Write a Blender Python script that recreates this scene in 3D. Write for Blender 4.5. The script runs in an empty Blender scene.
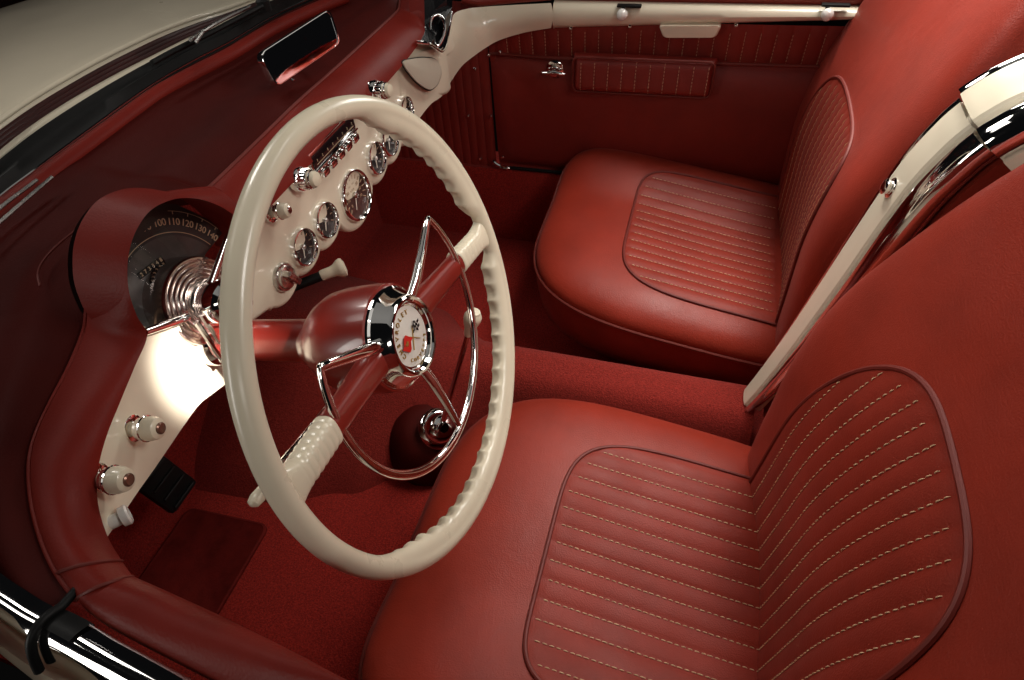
import bpy, bmesh, math, random
from math import sin, cos, pi, radians, hypot, sqrt, atan2
from mathutils import Vector, Matrix

random.seed(7)
scn = bpy.context.scene
COL = scn.collection

# ------------------------------------------------------------------ camera
CL = Vector((-.7354, .2523, 1.1130))
YAW, PIT, ROL, FPX = .3429, -.8118, -.0891, 605.1
fw = Vector((cos(PIT) * cos(YAW), cos(PIT) * sin(YAW), sin(PIT)))
r0 = fw.cross(Vector((0, 0, 1))).normalized()
u0 = r0.cross(fw)
RT = r0 * cos(ROL) + u0 * sin(ROL)
UP = u0 * cos(ROL) - r0 * sin(ROL)
cd = bpy.data.cameras.new('camera')
cam = bpy.data.objects.new('camera', cd)
COL.objects.link(cam)
M = Matrix((RT, UP, -fw)).transposed().to_4x4()
M.translation = CL
cam.matrix_world = M
cd.sensor_width = 36
cd.lens = FPX / 1024 * 36
cd.clip_start = .02
cd.clip_end = 100
scn.camera = cam


def at(px, py, ax, v):
    """Survey: where the sight line of a picture point meets the plane ax = v (metres in the car)."""
    d = fw + RT * ((px - 512) / FPX) + UP * ((340 - py) / FPX)
    i = 'xyz'.index(ax)
    t = (v - CL[i]) / d[i]
    return CL + d * t


# ------------------------------------------------------------------ materials
def nn(nt, typ, **kw):
    n = nt.nodes.new(typ)
    for k, v in kw.items():
        setattr(n, k, v)
    return n


def pbr(name, col, rough=.5, metal=0., coat=0., coat_rough=.05, var=.0, var_scale=8., bump=0., bump_scale=400.,
        bump_dist=.0005, rough_var=0., sheen=0., cells=False, spec=.5, col2=None, wave=0., detail=4.):
    m = bpy.data.materials.new(name)
    m.use_nodes = True
    nt = m.node_tree
    b = nt.nodes['Principled BSDF']
    b.inputs['Base Color'].default_value = (*col, 1)
    b.inputs['Roughness'].default_value = rough
    b.inputs['Metallic'].default_value = metal
    b.inputs['Coat Weight'].default_value = coat
    b.inputs['Coat Roughness'].default_value = coat_rough
    b.inputs['Sheen Weight'].default_value = sheen
    b.inputs['Specular IOR Level'].default_value = spec
    tc = nn(nt, 'ShaderNodeTexCoord')
    L = nt.links.new
    if var or col2:
        n = nn(nt, 'ShaderNodeTexNoise')
        n.inputs['Scale'].default_value = var_scale
        n.inputs['Detail'].default_value = detail
        n.inputs['Roughness'].default_value = .65
        L(tc.outputs['Object'], n.inputs['Vector'])
        r = nn(nt, 'ShaderNodeValToRGB')
        lo = tuple(c * (1 - var) for c in col)
        hi = col2 if col2 else tuple(min(1, c * (1 + var)) for c in col)
        r.color_ramp.elements[0].position = .3
        r.color_ramp.elements[1].position = .7
        r.color_ramp.elements[0].color = (*lo, 1)
        r.color_ramp.elements[1].color = (*hi, 1)
        L(n.outputs['Fac'], r.inputs['Fac'])
        L(r.outputs['Color'], b.inputs['Base Color'])
    if rough_var:
        n2 = nn(nt, 'ShaderNodeTexNoise')
        n2.inputs['Scale'].default_value = var_scale * 1.7
        n2.inputs['Detail'].default_value = 6
        L(tc.outputs['Object'], n2.inputs['Vector'])
        mr = nn(nt, 'ShaderNodeMapRange')
        mr.inputs['From Min'].default_value = .3
        mr.inputs['From Max'].default_value = .7
        mr.inputs['To Min'].default_value = max(.02, rough - rough_var)
        mr.inputs['To Max'].default_value = min(1, rough + rough_var)
        L(n2.outputs['Fac'], mr.inputs['Value'])
        L(mr.outputs['Result'], b.inputs['Roughness'])
    if bump:
        if cells:
            t = nn(nt, 'ShaderNodeTexVoronoi')
            t.inputs['Scale'].default_value = bump_scale
            L(tc.outputs['Object'], t.inputs['Vector'])
            t3 = nn(nt, 'ShaderNodeTexNoise')
            t3.inputs['Scale'].default_value = bump_scale * .12
            t3.inputs['Detail'].default_value = 5
            L(tc.outputs['Object'], t3.inputs['Vector'])
            ad = nn(nt, 'ShaderNodeMath', operation='MULTIPLY_ADD')
            L(t3.outputs['Fac'], ad.inputs[0])
            ad.inputs[1].default_value = 1.4
            L(t.outputs['Distance'], ad.inputs[2])
            t4 = nn(nt, 'ShaderNodeTexNoise')
            t4.inputs['Scale'].default_value = 11
            t4.inputs['Detail'].default_value = 3
            t4.inputs['Distortion'].default_value = .6
            L(tc.outputs['Object'], t4.inputs['Vector'])
            ad3 = nn(nt, 'ShaderNodeMath', operation='MULTIPLY_ADD')
            L(t4.outputs['Fac'], ad3.inputs[0])
            ad3.inputs[1].default_value = 5.0
            L(ad.outputs[0], ad3.inputs[2])
            h = ad3.outputs[0]
        else:
            t = nn(nt, 'ShaderNodeTexNoise')
            t.inputs['Scale'].default_value = bump_scale
            t.inputs['Detail'].default_value = 3
            L(tc.outputs['Object'], t.inputs['Vector'])
            h = t.outputs['Fac']
        if wave:
            w = nn(nt, 'ShaderNodeTexWave')
            w.inputs['Scale'].default_value = wave
            w.inputs['Distortion'].default_value = .6
            w.inputs['Detail'].default_value = 1
            w.inputs['Detail Scale'].default_value = 30
            L(tc.outputs['Object'], w.inputs['Vector'])
            ad2 = nn(nt, 'ShaderNodeMath', operation='ADD')
            L(h, ad2.inputs[0])
            L(w.outputs['Fac'], ad2.inputs[1])
            h = ad2.outputs[0]
        bp = nn(nt, 'ShaderNodeBump')
        bp.inputs['Strength'].default_value = bump
        bp.inputs['Distance'].default_value = bump_dist
        L(h, bp.inputs['Height'])
        L(bp.outputs['Normal'], b.inputs['Normal'])
    return m


LEATHER = pbr('red_leather', (.25, .0215, .0095), .45, var=.16, var_scale=7, rough_var=.06, bump=.35, bump_scale=520, bump_dist=.0006, cells=True, spec=.27, sheen=.03)
LEATHER_D = pbr('red_leather_pleats', (.23, .0198, .0088), .52, var=.14, var_scale=9, rough_var=.05, bump=.35, bump_scale=520, bump_dist=.0006, cells=True, spec=.27, sheen=.03)
PIPING = pbr('red_piping', (.14, .0115, .0055), .6, var=.1, var_scale=30)
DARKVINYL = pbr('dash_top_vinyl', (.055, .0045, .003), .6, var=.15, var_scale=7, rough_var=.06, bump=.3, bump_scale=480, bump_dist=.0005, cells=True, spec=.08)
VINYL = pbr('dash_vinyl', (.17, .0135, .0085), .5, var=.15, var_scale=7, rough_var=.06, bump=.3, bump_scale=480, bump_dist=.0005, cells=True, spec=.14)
DOORVINYL = pbr('door_vinyl', (.20, .016, .010), .5, var=.15, var_scale=7, rough_var=.06, bump=.3, bump_scale=480, bump_dist=.0005, cells=True)
CARPET = pbr('red_carpet', (.12, .008, .006), .95, var_scale=320, col2=(.42, .029, .019), bump=.9, bump_scale=420, bump_dist=.003, sheen=.05, spec=.1, detail=9)
CARPET_T = pbr('red_cord_carpet', (.12, .010, .007), .95, var_scale=300, col2=(.30, .028, .020), bump=.9, bump_scale=380, bump_dist=.003, sheen=.05, spec=.1, wave=0, detail=6)
MATRUB = pbr('heel_mat_vinyl', (.11, .009, .0065), .8, var=.25, var_scale=30, bump=.4, bump_scale=300, cells=True, spec=.08)
CREAM = pbr('cream_paint', (.76, .68, .53), .32, coat=.6, coat_rough=.04, var=.05, var_scale=5, rough_var=.05)
IVORY = pbr('ivory_plastic', (.72, .64, .49), .3, coat=.3, coat_rough=.15, var=.06, var_scale=9, rough_var=.06)
GRILLE = pbr('grille_beige', (.50, .45, .36), .55, var=.06, var_scale=9, bump=.4, bump_scale=700, bump_dist=.0006)
CHROME = pbr('chrome', (.86, .85, .84), .05, metal=1., rough_var=.03, var_scale=14, bump=.05, bump_scale=18, bump_dist=.002)
BOSSM = pbr('boss_metal', (.60, .50, .46), .22, metal=1., rough_var=.05, var_scale=20)
SATIN = pbr('satin_metal', (.62, .60, .57), .28, metal=1., rough_var=.05, var_scale=20)
REDPAINT = pbr('red_column_paint', (.19, .0135, .008), .3, coat=.45, coat_rough=.04, var=.08, var_scale=6)
RUBBER = pbr('black_rubber', (.006, .006, .006), .5, var=.3, var_scale=40, bump=.2, bump_scale=200, spec=.22)
BLACKGLOSS = pbr('black_gloss', (.006, .006, .007), .12, coat=.4)
DIAL = pbr('dial_black', (.012, .011, .011), .45, var=.3, var_scale=60)
DIALGREY = pbr('dial_grey', (.035, .032, .031), .35, var=.5, var_scale=14)
DIALRED = pbr('dial_maroon', (.055, .022, .018), .4, var=.3, var_scale=40)
PRINT = pbr('dial_print', (.42, .29, .18), .6, var=.1, var_scale=90)
NEEDLE = pbr('needle_white', (.8, .74, .62), .4, var=.05, var_scale=50)
MAROON = pbr('maroon_cowl', (.035, .010, .009), .3, coat=.5, var=.2, var_scale=12)
THREAD = pbr('tan_thread', (.66, .46, .27), .8, var=.2, var_scale=200)
DOORTHREAD = pbr('door_thread', (.46, .24, .15), .8, var=.2, var_scale=200)
MIRROR = pbr('mirror_glass', (.82, .82, .84), .01, metal=1., rough_var=.005, var_scale=9)
EMBLEM = pbr('emblem_white', (.72, .68, .62), .25, coat=1., var=.04, var_scale=60)
GOLD = pbr('emblem_gold', (.45, .28, .08), .35, metal=.6, var=.1, var_scale=80)
FLAGRED = pbr('flag_red', (.55, .02, .015), .35, var=.1, var_scale=80)
BONE = pbr('white_knob', (.82, .80, .76), .25, coat=.5, var=.03, var_scale=30)
AMBER = pbr('knob_cap', (.20, .10, .07), .25, metal=.5, var=.1, var_scale=60)
BACKDROP = pbr('studio_black', (.004, .004, .004), .9, var=.2, var_scale=2)


def glass_mat(name, tint=(1, 1, 1), ior=1.45, gl=.02):
    m = bpy.data.materials.new(name)
    m.use_nodes = True
    nt = m.node_tree
    for n in list(nt.nodes):
        nt.nodes.remove(n)
    o = nn(nt, 'ShaderNodeOutputMaterial')
    tr = nn(nt, 'ShaderNodeBsdfTransparent')
    tr.inputs['Color'].default_value = (*tint, 1)
    g = nn(nt, 'ShaderNodeBsdfGlossy')
    g.inputs['Roughness'].default_value = gl
    lw = nn(nt, 'ShaderNodeLayerWeight')
    lw.inputs['Blend'].default_value = .5
    pw = nn(nt, 'ShaderNodeMath', operation='POWER')
    pw.inputs[1].default_value = 5
    f = nn(nt, 'ShaderNodeMath', operation='MULTIPLY_ADD')
    f.inputs[1].default_value = .9
    f.inputs[2].default_value = ((ior - 1) / (ior + 1)) ** 2
    nt.links.new(lw.outputs['Facing'], pw.inputs[0])
    nt.links.new(pw.outputs[0], f.inputs[0])
    mx = nn(nt, 'ShaderNodeMixShader')
    nt.links.new(f.outputs[0], mx.inputs[0])
    nt.links.new(tr.outputs[0], mx.inputs[1])
    nt.links.new(g.outputs[0], mx.inputs[2])
    nt.links.new(mx.outputs[0], o.inputs[0])
    return m


GLASS = glass_mat('clear_glass')
DIALGLASS = glass_mat('dial_glass', ior=1.32)


# ------------------------------------------------------------------ object helpers
def tag(o, label=None, cat=None, group=None, kind=None):
    if label: o['label'] = label
    if cat: o['category'] = cat
    if group: o['group'] = group
    if kind: o['kind'] = kind
    return o


def thing(name, label, cat, loc=(0, 0, 0), group=None):
    o = bpy.data.objects.new(name, None)
    COL.objects.link(o)
    o.location = loc
    o.empty_display_size = .05
    return tag(o, label, cat, group)


def wloc(o):
    v = Vector((0, 0, 0))
    while o is not None:
        v += o.location
        o = o.parent
    return v


class MB:
    def __init__(s):
        s.v, s.f, s.mi = [], [], []
        s.cur = 0

    def add(s, vs, fs):
        b = len(s.v)
        s.v += [Vector(v) for v in vs]
        for f in fs:
            s.f.append([b + i for i in f])
            s.mi.append(s.cur)
        return s

    def loft(s, rings, closed=True, cap0=False, cap1=False, loop=False):
        n = len(rings[0])
        vs = [p for r in rings for p in r]
        fs = []
        m = len(rings)
        for i in range(m if loop else m - 1):
            for j in range(n if closed else n - 1):
                a, b = i * n + j, i * n + (j + 1) % n
                i2 = (i + 1) % m
                fs.append([a, b, i2 * n + (j + 1) % n, i2 * n + j])
        if cap0: fs.append(list(range(n))[::-1])
        if cap1: fs.append([(m - 1) * n + j for j in range(n)])
        return s.add(vs, fs)

    def tube(s, path, rad, seg=10, closed=False, caps=True, flat=1.0, up=None):
        P = [Vector(p) for p in path]
        n = len(P)
        R = rad if isinstance(rad, (list, tuple)) else [rad] * n
        rings = []
        prev = None
        for i in range(n):
            if closed:
                t = P[(i + 1) % n] - P[i - 1]
            else:
                t = P[min(i + 1, n - 1)] - P[max(i - 1, 0)]
            t.normalize()
            if prev is None:
                ref = Vector(up) if up else (Vector((0, 0, 1)) if abs(t.z) < .9 else Vector((1, 0, 0)))
                a = (ref - t * ref.dot(t)).normalized()
            else:
                ref = Vector(up) if up else prev
                a = (ref - t * ref.dot(t))
                a = a.normalized() if a.length > 1e-6 else prev
            prev = a
            b = t.cross(a)
            rings.append([P[i] + (a * cos(2 * pi * k / seg) * flat + b * sin(2 * pi * k / seg)) * R[i] for k in range(seg)])
        return s.loft(rings, True, caps and not closed, caps and not closed, closed)

    def lathe(s, prof, o=(0, 0, 0), ax=(0, 0, 1), seg=32, xdir=None):
        """prof: (radius, height along ax)"""
        ax = Vector(ax).normalized()
        ref = Vector(xdir) if xdir else (Vector((0, 0, 1)) if abs(ax.z) < .9 else Vector((1, 0, 0)))
        a = (ref - ax * ref.dot(ax)).normalized()
        b = ax.cross(a)
        o = Vector(o)
        rings = [[o + ax * h + (a * cos(2 * pi * k / seg) + b * sin(2 * pi * k / seg)) * max(r, 1e-5) for k in range(seg)] for r, h in prof]
        return s.loft(rings, True, False, False)

    def box(s, c, size, rot=None, bev=0.):
        bm = bmesh.new()
        bmesh.ops.create_cube(bm, size=1)
        bmesh.ops.scale(bm, vec=size, verts=bm.verts)
        if bev:
            bmesh.ops.bevel(bm, geom=bm.edges[:], offset=bev, segments=2, affect='EDGES', profile=.5)
        bm.verts.index_update()
        R = rot if rot is not None else Matrix.Identity(3)
        s.add([Vector(c) + R @ v.co for v in bm.verts], [[v.index for v in f.verts] for f in bm.faces])
        bm.free()
        return s

    def grid(s, fn, us, vs, flip=False):
        pts = [[fn(u, v) for v in vs] for u in us]
        if flip: pts = pts[::-1]
        return s.loft(pts, False)

    def poly(s, pts, depth, nrm):
        n = len(pts)
        d = Vector(nrm) * depth
        P = [Vector(p) for p in pts]
        return s.add(P + [p + d for p in P], [list(range(n))[::-1], [n + i for i in range(n)]] + [[i, (i + 1) % n, n + (i + 1) % n, n + i] for i in range(n)])

    def build(s, name, mats, parent=None, smooth=40, local=False, label=None):
        me = bpy.data.meshes.new(name)
        off = Vector((0, 0, 0)) if (local or parent is None) else wloc(parent)
        me.from_pydata([tuple(v - off) for v in s.v], [], s.f)
        mats = mats if isinstance(mats, (list, tuple)) else [mats]
        for m in mats: me.materials.append(m)
        if len(mats) > 1:
            me.polygons.foreach_set('material_index', s.mi)
        bm = bmesh.new()
        bm.from_mesh(me)
        bmesh.ops.recalc_face_normals(bm, faces=bm.faces[:])
        bm.to_mesh(me)
        bm.free()
        if smooth:
            me.shade_smooth()
            me.set_sharp_from_angle(angle=radians(smooth))
        o = bpy.data.objects.new(name, me)
        COL.objects.link(o)
        if parent is not None: o.parent = parent
        if label: o['label'] = label
        return o


def text_mb(mb, body, size, origin, xd, yd, depth=.0004, spacing=1.0, align='CENTER'):
    cu = bpy.data.curves.new('t', 'FONT')
    cu.body = body
    cu.size = size
    cu.align_x = align
    cu.align_y = 'CENTER'
    cu.extrude = depth / 2
    cu.space_character = spacing
    cu.resolution_u = 3
    o = bpy.data.objects.new('t', cu)
    COL.objects.link(o)
    bpy.context.view_layer.update()
    dg = bpy.context.evaluated_depsgraph_get()
    me = bpy.data.meshes.new_from_object(o.evaluated_get(dg))
    xd, yd = Vector(xd).normalized(), Vector(yd).normalized()
    zd = xd.cross(yd)
    mb.add([Vector(origin) + xd * v.co.x + yd * v.co.y + zd * v.co.z for v in me.vertices], [list(p.vertices) for p in me.polygons])
    bpy.data.objects.remove(o)
    bpy.data.curves.remove(cu)
    bpy.data.meshes.remove(me)


def ease0(v):
    v = min(1, max(0, v))
    return v * v * (3 - 2 * v)


def interp(ks, x):
    if x <= ks[0][0]: return ks[0][1]
    for (a, va), (b, vb) in zip(ks, ks[1:]):
        if x <= b:
            t = (x - a) / (b - a)
            t = t * t * (3 - 2 * t)
            return va + (vb - va) * t
    return ks[-1][1]


def smooth_path(pts, n=8, closed=False):
    """Catmull-Rom through pts."""
    P = [Vector(p) for p in pts]
    out = []
    m = len(P)
    for i in range(m if closed else m - 1):
        p0 = P[(i - 1) % m] if (closed or i > 0) else P[0] * 2 - P[1]
        p1, p2 = P[i], P[(i + 1) % m]
        p3 = P[(i + 2) % m] if (closed or i + 2 < m) else P[-1] * 2 - P[-2]
        for k in range(n):
            t = k / n
            out.append(.5 * ((2 * p1) + (p2 - p0) * t + (2 * p0 - 5 * p1 + 4 * p2 - p3) * t * t + (3 * p1 - p0 - 3 * p2 + p3) * t ** 3))
    if not closed: out.append(P[-1].copy())
    return out


def resample(path, n):
    P = [Vector(p) for p in path]
    d = [0]
    for a, b in zip(P, P[1:]): d.append(d[-1] + (b - a).length)
    out = []
    j = 0
    for i in range(n):
        s = d[-1] * i / (n - 1)
        while j < len(P) - 2 and d[j + 1] < s: j += 1
        L = d[j + 1] - d[j]
        out.append(P[j].lerp(P[j + 1], (s - d[j]) / L if L > 1e-9 else 0))
    return out


def lin(a, b, n): return [a + (b - a) * i / (n - 1) for i in range(n)]


# ------------------------------------------------------------------ the seats
PITCH = .0268


def stitch_dashes(mb, pts, nrm, length=.0066, gap=.0022, rad=.00062):
    """small thread dashes along a dense path"""
    P = [Vector(p) for p in pts]
    d = [0]
    for a, b in zip(P, P[1:]): d.append(d[-1] + (b - a).length)
    N = max(2, int(d[-1] / (length + gap)))
    Q = resample(P, N * 6 + 7)
    off = random.randint(0, 5)
    for i in range(N):
        a, b = Q[i * 6 + off], Q[i * 6 + off + (6 if gap < .001 else random.choice((4, 4, 4, 5)))]
        mid = (a + b) * .5 + nrm(a) * .0008
        mb.tube([a, a.lerp(mid, .5) + nrm(a) * .0004, mid + nrm(a) * .0003, b.lerp(mid, .5) + nrm(a) * .0004, b], [rad * .5, rad, rad, rad, rad * .5], 6)


def sp(v, e): return math.copysign(abs(v) ** e, v)


def make_seat(xc, name_label, dyb=0., shear=0., bl=.432):
    root = thing('bucket_seat', name_label, 'car seat', (xc, .2, .06), 'front bucket seats')
    sgn = 1 if xc > 0 else -1
    # ---------------- cushion
    HW, YC, HL, NN = (.268, .195, .348, 3.3) if sgn > 0 else (.288, .195, .350, 3.3)

    def zb(y): return .212 + .158 * (y - .06)

    def sst(a, b, v):
        v = min(1, max(0, (v - a) / (b - a)))
        return v * v * (3 - 2 * v)

    def lat(x): return sst(.25, 1.0, sgn * (x - xc) / HW)

    def nq(c): return 5.5 if c * sgn > 0 else NN

    def s_of(x, y):
        n = nq(x - xc)
        return ((abs((x - xc) / HW)) ** n + (abs((y - YC) / HL)) ** n) ** (1 / n)

    def ztop(x, y):
        s = min(s_of(x, y), 1)
        crown = (.052 if sgn > 0 else .058) * (1 - s ** 5) ** .5
        # dished seat area with raised roll around it
        ix, iy = (x - xc) / .25, (y - .10) / .34
        d = min(1, hypot(ix, iy))
        dish = -.012 * (cos(pi * d) + 1) / 2
        return zb(y) + crown + dish + (.052) * lat(x)

    def outl(phi, s=1.):
        n = nq(cos(phi))
        return xc + HW * s * sp(cos(phi), 2 / n), YC + HL * s * sp(sin(phi), 2 / n)

    mb = MB()
    NP = 128
    phis = [2 * pi * k / NP for k in range(NP)]
    ss = [1, .9985, .995, .99, .98, .965, .945, .92, .89, .85, .8, .74, .67, .6, .52, .44, .36, .28, .2, .12, .05, .004]
    rings = []
    for s in ss:
        r = []
        for p in phis:
            x, y = outl(p, s)
            r.append(Vector((x, y, ztop(x, y) if s < 1 else zb(y) + (.052) * lat(x))))
        rings.append(r)
    mb.loft(rings, True, False, True)
    cush = mb.build('cushion', LEATHER, root, 60)
    # boxing below the welt
    mb = MB()
    rings = []
    for s, dz in ((.998, -.002), (1.0, -.02), (.998, -.05), (.985, -.085), (.96, -.11), (.9, -.13)):
        r = []
        for p in phis:
            x, y = outl(p, s)
            r.append(Vector((x, y, max(zb(y) + (.052) * lat(x) + dz * (1 + .4 * lat(x)), .075))))
        rings.append(r)
    mb.loft(rings, True, False, True)
    mb.build('boxing', LEATHER_D, root, 60)
    mb = MB()
    mb.tube([Vector((*outl(p, 1.004), zb(outl(p)[1]) + (.052) * lat(outl(p)[0]) - .001)) for p in phis], .0036, 8, True)
    mb.build('welt', PIPING, root)
    # insert
    IH, IL = .193, .285
    IY0 = .068

    def niq(c): return 7. if c * sgn > 0 else 4.6

    def ymx(x):
        n = niq(x - xc)
        return IY0 + IL * max(0, 1 - abs((x - xc) / IH) ** n) ** (1 / n)

    def iout(t):  # t 0..1 from inner rear round the front to outer rear
        ph = pi * t
        n = niq(-cos(ph))
        return xc - IH * sp(cos(ph), 2 / n), IY0 + IL * sp(sin(ph), 2 / n)

    def pleat(x):
        q = ((x - xc) / PITCH) % 1.0
        return .0021 * (abs(sin(pi * q)) ** .6)

    mb = MB()
    nx = 14 * 9
    cols = []
    for i in range(nx + 1):
        x = xc - IH + 2 * IH * i / nx
        ymax = ymx(x)
        col = []
        for j in range(41):
            y = (IY0 - .03) + (ymax - IY0 + .03) * j / 40
            edge = min(1, max(0, (ymax - y) / .012)) ** .5 * min(1, max(0, (IH - abs(x - xc)) / .012)) ** .5
            col.append(Vector((x, y, ztop(x, y) + .0012 + pleat(x) * edge)))
        cols.append(col)
    mb.loft(cols, False)
    mb.cur = 1
    k0 = -int(IH / PITCH)
    for k in range(k0, -k0 + 1):
        x = xc + k * PITCH
        if abs(x - xc) > IH - .008: continue
        ymax = ymx(x)
        stitch_dashes(mb, [Vector((x, y, ztop(x, y) + .0019)) for y in lin(IY0 - .025, ymax - .004, 40)], lambda a: Vector((0, 0, 1)))
    mb.build('pleated_cushion_panel', [LEATHER_D, THREAD], root, 50)
    mb = MB()
    path = [Vector((xc - IH, IY0 - .03, 0))] + [Vector((*iout(t), 0)) for t in lin(0, 1, 90)] + [Vector((xc + IH, IY0 - .03, 0))]
    path = resample(path, 120)
    for p in path: p.z = ztop(p.x, p.y) + .0016
    mb.tube(path, .0030, 8)
    mb.build('cushion_piping', PIPING, root)

    # ---------------- backrest
    ZB, ZT = .185, .96

    def ymid(z):  # centre of the backrest front face before edge rounding
        y = .065 - .05 * (z - .2) - 1.0 * max(0, min(z, .60) - .42) ** 2 - .40 * max(0, z - .60)
        return y - .075 + dyb + shear * (z - .3)

    def hw(z):
        top = max(0, (z - .66) / (ZT - .66))
        c = max(0, 1 - top ** 2.8) ** (1 / 2.8)
        return interp([(.18, .268), (.35, .284), (.60, .290 if sgn > 0 else .304), (.93, .28)], z) * c

    def thick(z):
        top = max(0, (z - .62) / (ZT - .62))
        return .075 * max(.0, 1 - top ** 3) ** .5

    def wrap(u):  # side bolsters come forward
        return (.042 if sgn > 0 else .050) * abs(u) ** 2.4

    def hollow(x, z):
        ix, iz = (x - xc) / .25, (z - .42) / .32
        d = min(1, hypot(ix, iz))
        return -.004 * (cos(pi * d) + 1) / 2

    def yfront(x, z):
        w = max(hw(z), 1e-4)
        u = min(1, abs((x - xc) / w))
        return ymid(z) + thick(z) * (1 - u ** 6) ** (1 / 2.4) + wrap(u) + hollow(x, z)

    mb = MB()
    rings = []
    zs = lin(ZB, .66, 26) + [.66 + (ZT - .66) * sin(pi / 2 * k / 24) for k in range(1, 25)]
    NS = 96
    for z in zs:
        r = []
        for k in range(NS):
            ph = 2 * pi * k / NS
            u = sp(cos(ph), .5)
            x = xc + max(hw(z), .002) * u
            if sin(ph) >= 0:
                y = yfront(x, z)
            else:
                y = ymid(z) + wrap(u) - thick(z) * .7 * (1 - abs(u) ** 6) ** (1 / 2.4)
            r.append(Vector((x, y, z)))
        rings.append(r)
    mb.loft(rings, True, True, True)
    mb.build('backrest', LEATHER, root, 70)
    BH, BZ0, BL, bn_ = .186, .215, bl, (6. if sgn > 0 else 4.)

    def zmax(x): return BZ0 + BL * max(0, 1 - abs((x - xc) / BH) ** bn_) ** (1 / bn_)

    mb = MB()
    cols = []
    for i in range(nx + 1):
        x = xc - BH + 2 * BH * i / nx
        zm = zmax(x)
        col = []
        for j in range(51):
            z = BZ0 - .02 + (zm - BZ0 + .02) * j / 50
            edge = min(1, max(0, (zm - z) / .014)) ** .5 * min(1, max(0, (BH - abs(x - xc)) / .012)) ** .5
            col.append(Vector((x, yfront(x, z) + .0014 + pleat(x) * edge * 1.1, z)))
        cols.append(col)
    mb.loft(cols, False)
    mb.cur = 1
    for k in range(k0, -k0 + 1):
        x = xc + k * PITCH
        if abs(x - xc) > BH - .008: continue
        stitch_dashes(mb, [Vector((x, yfront(x, z) + .0021, z)) for z in lin(BZ0, zmax(x) - .005, 50)], lambda a: Vector((0, 1, .2)), *((.012, .0006, .00046) if sgn > 0 else (.0066, .0022)))
    mb.build('pleated_back_panel', [LEATHER_D, THREAD], root, 50)
    mb = MB()
    path = [Vector((xc - BH, 0, BZ0 - .02))] + [Vector((xc - BH * sp(cos(pi * t), 2 / bn_), 0, BZ0 + BL * sp(sin(pi * t), 2 / bn_))) for t in lin(0, 1, 100)] + [Vector((xc + BH, 0, BZ0 - .02))]
    path = resample(path, 140)
    for p in path: p.y = yfront(p.x, p.z) + .0018
    mb.tube(path, .0033, 8)
    mb.build('back_piping', PIPING, root)
    return root


make_seat(-.376, 'red leather bucket seat nearest the viewer, behind the ivory steering wheel', .002)
make_seat(.376, 'red leather bucket seat on the far side, beside the far door', -.036, .085, .388)

# ------------------------------------------------------------------ floor, tunnel
FZ = .06
mb = MB()
mb.grid(lambda u, v: Vector((u, v, FZ)), lin(-.70, .70, 30), lin(-.3, 1.12, 30))
# toe board and firewall
mb.grid(lambda u, v: Vector((u, 1.10 + .06 * v, FZ + .60 * v)), lin(-.70, .70, 20), lin(0, 1, 12))
# sills
for sx in (-1, 1):
    mb.grid(lambda u, v: Vector((sx * u, v, interp([(.585, FZ), (.60, .235), (.612, .262), (.70, .264)], u))), lin(.585, .70, 12), lin(-.3, 1.12, 20))
mb.grid(lambda u, v: Vector((u, .10 - .35 * v, FZ + .5 * v)), lin(-.70, .70, 10), lin(0, 1, 8))
floor = mb.build('floor', CARPET)
tag(floor, 'red carpeted floor and footwells of the car', None, None, 'structure')


def tun(y):
    B = interp([(.05, .105), (.50, .105), (.60, .14), (.67, .185), (.795, .27), (.93, .325), (1.12, .335)], y)
    T = interp([(.05, .062), (.55, .062), (.8, .07), (1.12, .08)], y)
    Z = interp([(.05, .236), (.50, .238), (.62, .228), (.80, .20), (1.12, .24)], y)
    return B, T, Z


mb = MB()
rings = []
for y in lin(.07, 1.12, 60):
    B, T, Z = tun(y)
    r = []
    for k in range(49):
        ph = pi * k / 48
        c, s_ = cos(ph), sin(ph)
        # rounded trapezoid
        h = abs(s_) ** .55
        w = B + (T - B) * h ** 1.4
        r.append(Vector((-sp(c, .55) * w, y, FZ + (Z - FZ) * h - .002)))
    rings.append(r)
mb.loft(rings, False, False, False)
mb.add(rings[0], [list(range(49))])
tunnel = mb.build('transmission_tunnel', CARPET_T, None, 50)
tag(tunnel, 'red cord carpeted transmission tunnel running between the two bucket seats', 'tunnel')

# heel mat
mt = MB()
c = [Vector((-.365, .905, FZ)), Vector((-.372, 1.085, FZ)), Vector((-.545, 1.085, FZ)), Vector((-.550, .905, FZ))]


def rrect(c, rad, n=6):
    out = []
    for i in range(4):
        p, a, b = c[i], c[i - 1], c[(i + 1) % 4]
        d1, d2 = (a - p).normalized(), (b - p).normalized()
        for k in range(n + 1):
            t = k / n
            out.append(p + d1 * rad * (1 - t) ** 2 + d2 * rad * t ** 2)
    return out


rr = rrect(c, .02)
cen = sum(rr, Vector()) / len(rr)
mt.loft([rr, [p + Vector((0, 0, .005)) for p in rr], [p.lerp(cen, .04) + Vector((0, 0, .007)) for p in rr], [p.lerp(cen, .07) + Vector((0, 0, .005)) for p in rr]], True, False, True)
tag(mt.build('floor_mat', MATRUB), 'dark red heel mat on the carpet below the steering wheel', 'floor mat')

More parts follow.
